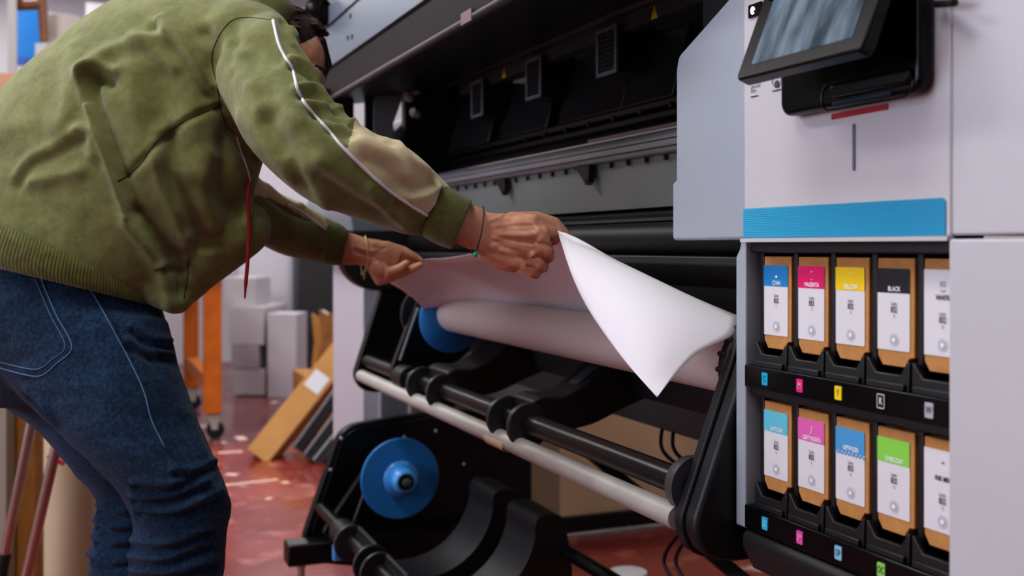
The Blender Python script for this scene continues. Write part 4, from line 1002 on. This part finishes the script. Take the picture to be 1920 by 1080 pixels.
bf = build(MB().tube(P, .0013, 8), 'string_bracelet', mat('string_cream', '#c9c58c', .7), person, smooth=180, label='pale string bracelet with hanging ends on far wrist')
build(MB().tube([Vector(p) for p in catmull([U(678, 505, 2.37), U(678, 515, 2.368), U(683, 514, 2.366), U(687, 504, 2.366)], 5)], .0012, 6), 'string_end', MATS['string_cream'], bf)
build(MB().tube([Vector(p) for p in catmull([U(684, 513, 2.366), U(683, 519, 2.366), U(682, 524, 2.366)], 4)], .0012, 6), 'string_end', MATS['string_cream'], bf)

# =================================================================== THE WORKSHOP BEHIND
def fz(u, v, Z=0): return UZ(u, v, Z)
# workbench on casters with orange wooden legs
orange = mat('orange_wood', '#c06a1c', .5, var=.15, vscale=10)
wb = thing('workbench', 'workbench with orange wooden legs, white top and black casters behind the person', 'workbench')
c0 = fz(400, 822); 
lx, ly = c0.x, c0.y
Wd, Ln = .95, 1.5
def leg(x, y):
    bx('leg', orange, x-.06, x+.04, y-.05, y+.04, .14, .88, wb, .004)
    cs_ = build(MB().prism([(y-.035, .14), (y+.035, .14), (y+.02, .05), (y-.01, .05)], x-.02, x+.02), 'caster', alu, wb)
    build(MB().lathe([(-.018, .03), (-.016, .048), (.016, .048), (.018, .03)], (x, y+.01, .048), (1, 0, 0), 24), 'caster_wheel', black_rb, cs_)
for x, y in ((lx, ly), (lx-1.15, ly), (lx, ly-.7), (lx-1.15, ly-.7)): leg(x, y)
bx('worktop', mat('bench_white', '#d4d1d6', .5), lx-1.3, lx+.12, ly-.82, ly+.10, .905, .94, wb, .004)
bx('rail', orange, lx-.05, lx+.03, ly-.66, ly-.05, .80, .885, wb, .003); bx('rail', orange, lx-1.1, lx-.06, ly-.04, ly+.03, .82, .9, wb, .003)
bx('rail', orange, lx-1.1, lx-.06, ly-.04, ly+.03, .26, .34, wb, .003)
# stack of white boxes
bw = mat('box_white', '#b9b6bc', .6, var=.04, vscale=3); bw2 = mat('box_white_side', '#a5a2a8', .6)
def wbox(u0, u1, v0, v1, D, dep, label, g=None, m=bw):
    a = U(u0, v1, D); b = U(u1, v0, D); c = (a+b)/2
    w = (b-a); wd = abs((u1-u0)/FPX*D); hh = abs(w.z)
    o = MB().box(-wd/2, wd/2, 0, dep, -hh/2, hh/2)
    me_ = build(o, 'white_box', m, None, .004); me_.location = c; me_.rotation_euler = (0, 0, math.atan2(RDIR.y, RDIR.x)-.12)
    tag(me_, label, 'box', g); return me_
wbox(436, 498, 692, 741, 7.5, .4, 'white box on the floor at the foot of the far stack', 'white boxes by the far wall')
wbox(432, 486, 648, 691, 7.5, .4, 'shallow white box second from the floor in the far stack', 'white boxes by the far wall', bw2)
wbox(428, 496, 575, 647, 7.5, .5, 'large white box, third up in the far stack', 'white boxes by the far wall')
wbox(420, 480, 520, 574, 7.55, .3, 'small white box topmost of the far stack', 'white boxes by the far wall')
o = wbox(500, 556, 588, 746, 7.45, .25, 'tall narrow white carton standing right of the box stack', 'white boxes by the far wall')
# white partition and cupboards
tag(bx('white_partition', mat('partition', '#cdcbd3', .6), -8.3, -8.2, 1.15, 1.68, 0, 1.9), 'tall white partition panel behind the white boxes', 'partition')
q0 = U(553, 600, 8.0); q1 = U(625, 600, 8.0)
dc = thing('grey_cabinet', 'tall charcoal metal cabinet beside the printer leg', 'cabinet')
bx('cabinet_body', mat('charcoal_cab', '#3a3d40', .5, var=.1, vscale=3), q0.x-.25, q0.x, q0.y+.02, q0.y+.5, 0, 1.12, dc, .004)
bx('cabinet_door', mat('charcoal_cab2', '#2f3234', .5), q0.x, q0.x+.02, q0.y+.03, q0.y+.25, .03, 1.09, dc, .003)
bx('handle', alu, q0.x+.02, q0.x+.035, q0.y+.09, q0.y+.14, 1.0, 1.06, dc)
# shelf with brown boxes
sf = thing('wall_shelf', 'brown wooden shelf unit far behind between the sleeves', 'shelf')
a = U(484, 385, 8.4); b = U(552, 300, 8.4)
wood = mat('brown_wood', '#6e421f', .6, var=.2, vscale=12)
bx('side_board', wood, a.x-.02, a.x+.3, a.y-.05, a.y-.02, a.z-.1, b.z+.2, sf); bx('side_board', wood, a.x-.02, a.x+.3, b.y, b.y+.04, a.z-.1, b.z+.2, sf)
bx('shelf_board', wood, a.x-.02, a.x+.3, a.y-.02, b.y, a.z, a.z+.03, sf); bx('back_board', mat('brown_dark', '#4a3020', .7), a.x-.06, a.x-.02, a.y-.05, b.y, a.z-.1, b.z+.2, sf)
tag(bx('cardboard_box', card, a.x, a.x+.2, a.y, a.y+.14, a.z+.03, a.z+.30, None, .003), 'brown box on the wooden shelf, left of its neighbour', 'box', 'boxes on the far shelf')
tag(bx('cardboard_box', card_l, a.x, a.x+.2, a.y+.16, b.y-.01, a.z+.03, a.z+.22, None, .003), 'lighter brown box at the right end of the wooden shelf', 'box', 'boxes on the far shelf')
# leaning cardboard box and profiles
def leaner(name, p0, p1, w, t, m, parent=None, side=Vector((1, 0, 0))):
    p0, p1 = Vector(p0), Vector(p1); d = p1-p0; L = d.length; d.normalize(); s = (RDIR-d*RDIR.dot(d)).normalized(); n_ = d.cross(s)
    vs = []
    for l in (0, L):
        for a_, b_ in ((-w/2, 0), (w/2, 0), (w/2, t), (-w/2, t)): vs.append(p0+d*l+s*a_+n_*b_)
    mb = MB(); mb.add(vs, [(0, 1, 2, 3), (4, 7, 6, 5), (0, 4, 5, 1), (1, 5, 6, 2), (2, 6, 7, 3), (3, 7, 4, 0)])
    return build(mb, name, m, parent, .003), (p0, d, s, n_)
cb = thing('long_carton', 'long tan cardboard carton leaning beside the printer leg', 'carton')
p0 = U(482, 852, 5.25); p0.z = .02; p1 = U(655, 640, 5.45)
_, fr = leaner('carton_body', p0, p1, .13, .13, card_l, cb)
pp, d_, s_2, n_2 = fr
lab = MB(); c_ = U(607, 724, 5.33)
o1 = pp+d_*((c_-pp).dot(d_)); zface = -.002 if (n_2.dot(VDIR) > 0) else .132
lab.add([o1+d_*x+s_2*y+n_2*zface for x, y in ((-.05, -.045), (.05, -.045), (.05, .045), (-.05, .045))], [(0, 1, 2, 3)])
build(lab, 'shipping_label', lab_w, cb, smooth=0)
prof = mat('profile_black', '#1b1c1e', .35, metal=.3); prs = mat('profile_grey', '#8c8d90', .3, metal=.7)
specs = [((556, 842), (690, 655), 5.22, 'black metal profile leaning nearest the tan carton'), ((575, 858), (700, 690), 5.20, 'black metal profile leaning in the middle of the three'), ((592, 868), (710, 720), 5.18, 'black metal profile leaning furthest from the tan carton')]
for (a0, a1, D, lb) in specs:
    t_ = thing('metal_profile', lb, 'metal profile', group='leaning metal profiles')
    p0 = U(*a0, D); p0.z = max(.0, p0.z); p1 = U(*a1, D+.15)
    leaner('profile_body', p0, p1, .055, .05, prof, t_); leaner('profile_lip', p0+Vector((.03, -.02, .02)), p1+Vector((.03, -.02, .02)), .012, .012, prs, t_)
# cardboard scraps
sc_m = mat('scrap_card', '#8a5d31', .8, var=.25, vscale=15)
for i, (u, v, lb, m_) in enumerate(((616, 634, 'torn brown cardboard offcut by the dark cabinet, upper', sc_m), (602, 640, 'torn brown cardboard offcut by the dark cabinet, lower', card), (622, 632, 'crumpled white sheet with a blue corner behind the long carton', lab_w))):
    c_ = U(u, v, 6.0+.12*i); P = [(-.09+.02*(i % 2), -.16), (.03, -.19), (.08, -.02), (.05, .08), (.09, .17), (-.01, .13), (-.07, .16), (-.05, 0)]
    vs = [c_+RDIR*a*.8+Vector((0, 0, b)) for a, b in P]+[c_+RDIR*a*.8+VDIR*.03+Vector((0, 0, b)) for a, b in P]; n = len(P)
    mb = MB(); mb.add(vs, [tuple(range(n)), tuple(range(2*n-1, n-1, -1))]+[(k, (k+1) % n, (k+1) % n+n, k+n) for k in range(n)])
    o = build(mb, 'cardboard_scrap', m_, None, smooth=0)
    tag(o, lb, 'cardboard')
# crate the scraps stand in
q = U(608, 740, 5.98)
tag(bx('cardboard_crate', card, q.x-.40, q.x, q.y-.10, q.y+.28, 0, .325, None, .004), 'open brown carton on the floor holding the cardboard offcuts', 'box')
# upper left: column, poster, chair frame, rolls
def colu(u0, u1, D, z0, z1, dep=.1):
    a = U(u0, 300, D); b = U(u1, 300, D); return a, b
a = U(14, 300, 6.5); b = U(31, 300, 6.5)
struct(bx('trim_1', mat('column_grey', '#9a9696', .5), a.x-.08, a.x, a.y, b.y, 0, 3.4))
a = U(31, 122, 7.2); b = U(80, -30, 7.2)
pf = thing('blue_poster', 'bright blue poster panel with darker band at the upper left', 'poster')
bx('poster_sheet', mat('poster_blue', '#0a7fd0', .5), a.x-.02, a.x, a.y, b.y, a.z, 2.9, pf); bx('poster_band', mat('poster_band', '#2f5fb6', .5), a.x, a.x+.006, a.y, b.y, a.z, a.z+.055, pf)
bx('poster_margin', lab_w, a.x-.02, a.x, a.y, b.y, 0, a.z-.001, pf)
woodc = mat('chair_wood', '#6b3f1a', .5, var=.2, vscale=15)
wf = thing('wooden_frame', 'brown wooden stool frame hanging in front of the blue poster', 'stool')
D = 6.6
build(MB().tube([U(74, -60, D), U(80, 20, D), U(84, 78, D)], .028, 10), 'leg', woodc, wf); build(MB().tube([U(32, -60, D), U(34, -10, D), U(34, 10, D)], .024, 10), 'leg', woodc, wf)
build(MB().tube([U(33, 10, D), U(80, 8, D)], .034, 10), 'crossbar', woodc, wf)
build(MB().tube([U(20, -60, D), U(95, -62, D)], .04, 10), 'seat_rail', woodc, wf)
# shelf under those rolls
def drum(u, v0, v1, D, r, m, name, lb, cat):
    c_ = U(u, v1, D); top_ = U(u, v0, D).z
    o = build(MB().lathe([(0, r*.97), (.004, r), (top_-c_.z-.004, r), (top_-c_.z, r*.96)], c_, (0, 0, 1), 32), name, m); tag(o, lb, cat); return o
shz = U(115, 98, 6.9).z
dd = drum(118, 32, 92, 6.9, .11, mat('drum_cream', '#bdb5b0', .6), 'paper_drum', 'greyish cylinder of stacked paper behind the shoulder', 'paper roll')
cc_ = U(118, 92, 6.9)
bxs = bx('white_carton', bw, cc_.x-.3, cc_.x+.15, cc_.y-.16, cc_.y+.35, 0, cc_.z-.0, None, .004); tag(bxs, 'tall white carton block under the grey paper cylinder', 'carton')
tcx = U(8, 190, 6.0)
tb_ = bx('tan_carton', mat('tan_box', '#a98468', .7), tcx.x-.3, tcx.x, tcx.y-.2, U(31, 190, 6.0).y, 0, U(8, 136, 6.0).z, None, .004); tag(tb_, 'tan carton stack at the left edge behind the lower back', 'carton')
# far panel line of wall cupboards
tag(bx('wall_panel', mat('panel_white', '#dad8de', .6), -9.2, -9.15, U(160, 100, 8.9).y, U(540, 100, 8.9).y, 1.95, 3.0), 'white wall panel high on the far wall', 'panel')
# lower left: cardboard sheets, cream roll, chrome stand
q = U(32, 900, 3.05)
def slab_at(u0, u1, D, ztop, m, name, lb, cat, dep=.05):
    a_, b_ = U(u0, 900, D), U(u1, 900, D); w = (b_-a_).length
    mb = MB().box(0, w, 0, dep, 0, ztop); o = build(mb, name, m, None, .004)
    o.location = (a_.x, a_.y, 0); o.rotation_euler = (0, 0, math.atan2(RDIR.y, RDIR.x)); tag(o, lb, cat); return o
slab_at(-200, 13, 3.0, 1.2, mat('grey_board', '#8f8579', .7), 'grey_board', 'greyish board standing at the lower left edge', 'board')
slab_at(5, 66, 3.08, 1.15, card, 'cardboard_sheet', 'brown cardboard sheet standing behind the chrome tubes', 'cardboard')
slab_at(66, 92, 3.2, 1.0, mat('grey_strip', '#b3aca4', .6), 'pale_board', 'narrow pale board beside the brown cardboard sheet', 'board')
c_ = U(132, 900, 3.0)
cr = thing('cream_roll', 'cream vinyl roll standing upright behind the far knee', 'roll', (0, 0, 0))
build(MB().lathe([(0, .065), (.003, .069), (.80, .069), (.803, .065)], (c_.x, c_.y, 0), (0, 0, 1), 40), 'roll_body', mat('cream_vinyl', '#b9a88c', .5), cr)
build(MB().lathe([(.803, .03), (.82, .03)], (c_.x, c_.y, 0), (0, 0, 1), 24), 'roll_core', card, cr)
c_ = U(172, 900, 3.2)
build(MB().lathe([(0, .04), (.003, .042), (.70, .042), (.703, .04)], (c_.x, c_.y, 0), (0, 0, 1), 32), 'cardboard_tube', mat('tube_tan', '#a98d78', .6))
tag(bpy.data.objects['cardboard_tube'], 'tan cardboard tube right of the cream roll', 'tube')
chs = thing('chrome_stand', 'folding stand with two slanted chrome tube legs and red clips', 'stand')
chrome = mat('chrome', '#b5afa9', .22, metal=1.0); redm = mat('red_plastic', '#b0182a', .4)
def cleg(a0, a1, D):
    p0, p1 = U(*a0, D), U(*a1, D); d = (p1-p0)
    t0 = p0.z/(p0.z-p1.z) if p1.z != p0.z else 1
    pe = p0+d*t0*.985
    l = build(MB().tube([p0, pe], .0125, 20), 'leg', chrome, chs); build(MB().tube([pe-d.normalized()*.05, pe+d.normalized()*.008], .017, 16), 'foot_cap', black_rb, l)
    return p0
# legs: left tube ends in a black foot, right tube passes on to the floor
p0, p1 = U(62, 775, 2.75), U(8, 1044, 2.75)
l1 = build(MB().tube([U(80, 690, 2.75), p1], .0125, 20), 'leg', chrome, chs); build(MB().tube([U(9, 1038, 2.75), U(-22, 1200, 2.75)], .0165, 16), 'foot_cap', black_rb, l1)
l2 = build(MB().tube([U(140, 690, 2.72), U(18, 1215, 2.72)], .0135, 20), 'leg', chrome, chs); build(MB().tube([U(20, 1200, 2.72), U(12, 1233, 2.72)], .0175, 16), 'foot_cap', black_rb, l2)
build(MB().tube([U(96, 850, 2.74), U(60, 1000, 2.76)], .003, 8), 'brace_rod', alu, chs)
build(MB().tube([U(90, 855, 2.72), U(120, 870, 2.72)], .006, 8), 'red_clip', redm, chs)
build(MB().tube([U(78, 700, 2.74), U(140, 700, 2.72)], .012, 12), 'top_bar', chrome, chs)
# behind the printer
bb_ = thing('beige_board', 'large beige board standing behind the printer stand', 'board')
bx('board_panel', beige_pl, -3.56, -3.5, 1.62, 3.4, .07, .98, bb_, .003); bx('board_edge', mat('board_edge', '#98836c', .8), -3.56, -3.49, 1.46, 1.62, .07, .98, bb_, .003)
bx('board_foot', black_mt, -3.57, -3.47, 1.44, 3.4, .02, .075, bb_)
tag(build(MB().lathe([(0, .05), (.003, .06), (.012, .06), (.016, .04)], fz(1178, 1078, .0), (0, 0, 1), 24), 'white_puck', lab_w), 'small round white cap lying on the floor under the printer', 'cap')
# scraps of paper on the red floor
for i, (u, v, s1, s2, a_) in enumerate(((452, 822, .12, .05, .1), (470, 905, .25, .03, 1.7), (432, 848, .12, .04, 1.5), (435, 890, .06, .04, .9), (535, 905, .04, .03, .2), (505, 935, .03, .03, .7))):
    q = fz(u, v); o = build(MB().box(-s1/2, s1/2, -s2/2, s2/2, 0, .002), 'paper_scrap', mat('scrap_pink', '#d9b9ae', .7), None); o.location = q; o.rotation_euler = (0, 0, a_)
    tag(o, ['pale paper scrap on the red floor nearest the bench caster', 'long pale strip lying on the red floor', 'pale rectangular scrap beside the front knee', 'small pale scrap just right of the jeans', 'tiny pale scrap near the leaning profiles', 'tiny pale scrap in the middle of the red floor'][i], 'scrap')

# =================================================================== LIGHT, WORLD, CAMERA
def area(name, loc, rot, sx, sy, power, col=(1, 1, 1)):
    l = bpy.data.lights.new(name, 'AREA'); l.shape = 'RECTANGLE'; l.size = sx; l.size_y = sy; l.energy = power; l.color = col
    o = bpy.data.objects.new(name, l); C.objects.link(o); o.location = loc; o.rotation_euler = rot; return o
fill_m = mat('fill_glow', '#e8f0ff', .3, emit='#dfeaff', estr=2.2)  # added glowing pane out of view, fill light for the printer front
struct(bx('fill_pane_1', fill_m, -4.6, -.2, -4.0, -3.97, 1.0, 2.6)); wfm = mat('fill_frame', '#b8b8bc', .5)
for x in (-4.65, -3.2, -1.7, -.2): struct(bx('trim_2', wfm, x-.03, x+.03, -3.99, -3.93, .95, 2.65))  # bars framing the added pane
area('fill_light', (-2.2, -3.85, 1.85), (math.radians(-90), 0, 0), 4.2, 1.6, 62, (.97, .99, 1))  # added soft frontal fill
lampm = mat('lamp_white', '#ffffff', .5, emit='#ffffff', estr=3)
for i, (x, y) in enumerate(((-1.1, -.5), (-3.4, -1.3), (-5.8, -.6), (-5.8, 1.9), (-8.3, -.6), (-8.3, 1.9), (.8, -.9), (-1.6, 2.9))):  # last lamp is added to brighten the beige board behind the printer
    t_ = thing('ceiling_lamp', ['strip lamp over the printer front', 'strip lamp over the person', 'strip lamp over the workbench', 'strip lamp beyond the printer', 'strip lamp by the far wall, left', 'strip lamp by the far wall, right', 'strip lamp behind the viewpoint', 'added fill lamp for the board behind the printer'][i]+' on the ceiling', 'lamp', group='ceiling strip lamps')
    bx('lamp_body', white_pl, x-.75, x+.75, y-.1, y+.1, 3.33, 3.4, t_); bx('lamp_tube', lampm, x-.7, x+.7, y-.06, y+.06, 3.30, 3.33, t_)
    area('strip_light', (x, y, 3.27), (0, 0, 0), 1.5, .5, (36, 72, 38, 40, 48, 48, 6, 32)[i], (1, .98, .96))
w = bpy.data.worlds.new('w'); SC.world = w; w.use_nodes = True
w.node_tree.nodes['Background'].inputs[0].default_value = (.88, .92, 1, 1); w.node_tree.nodes['Background'].inputs[1].default_value = .25
cam = bpy.data.cameras.new('camera'); co = bpy.data.objects.new('camera', cam); C.objects.link(co)
co.location = (0, 0, CAMZ); co.rotation_euler = (math.radians(90), 0, math.atan2(RDIR.y, RDIR.x))
cam.lens = 36*FPX/1920; cam.sensor_width = 36; cam.shift_y = -(540-HOR)/1920; cam.clip_start = .05
cam.dof.use_dof = True; cam.dof.focus_distance = 1.62; cam.dof.aperture_fstop = 3.8
SC.camera = co
SC.view_settings.view_transform = 'Standard'; SC.view_settings.look = 'None'
try: SC.view_settings.look = 'Medium High Contrast'
except Exception as ex: print('LOOK', ex)
pass; SC.view_settings.exposure = -.08
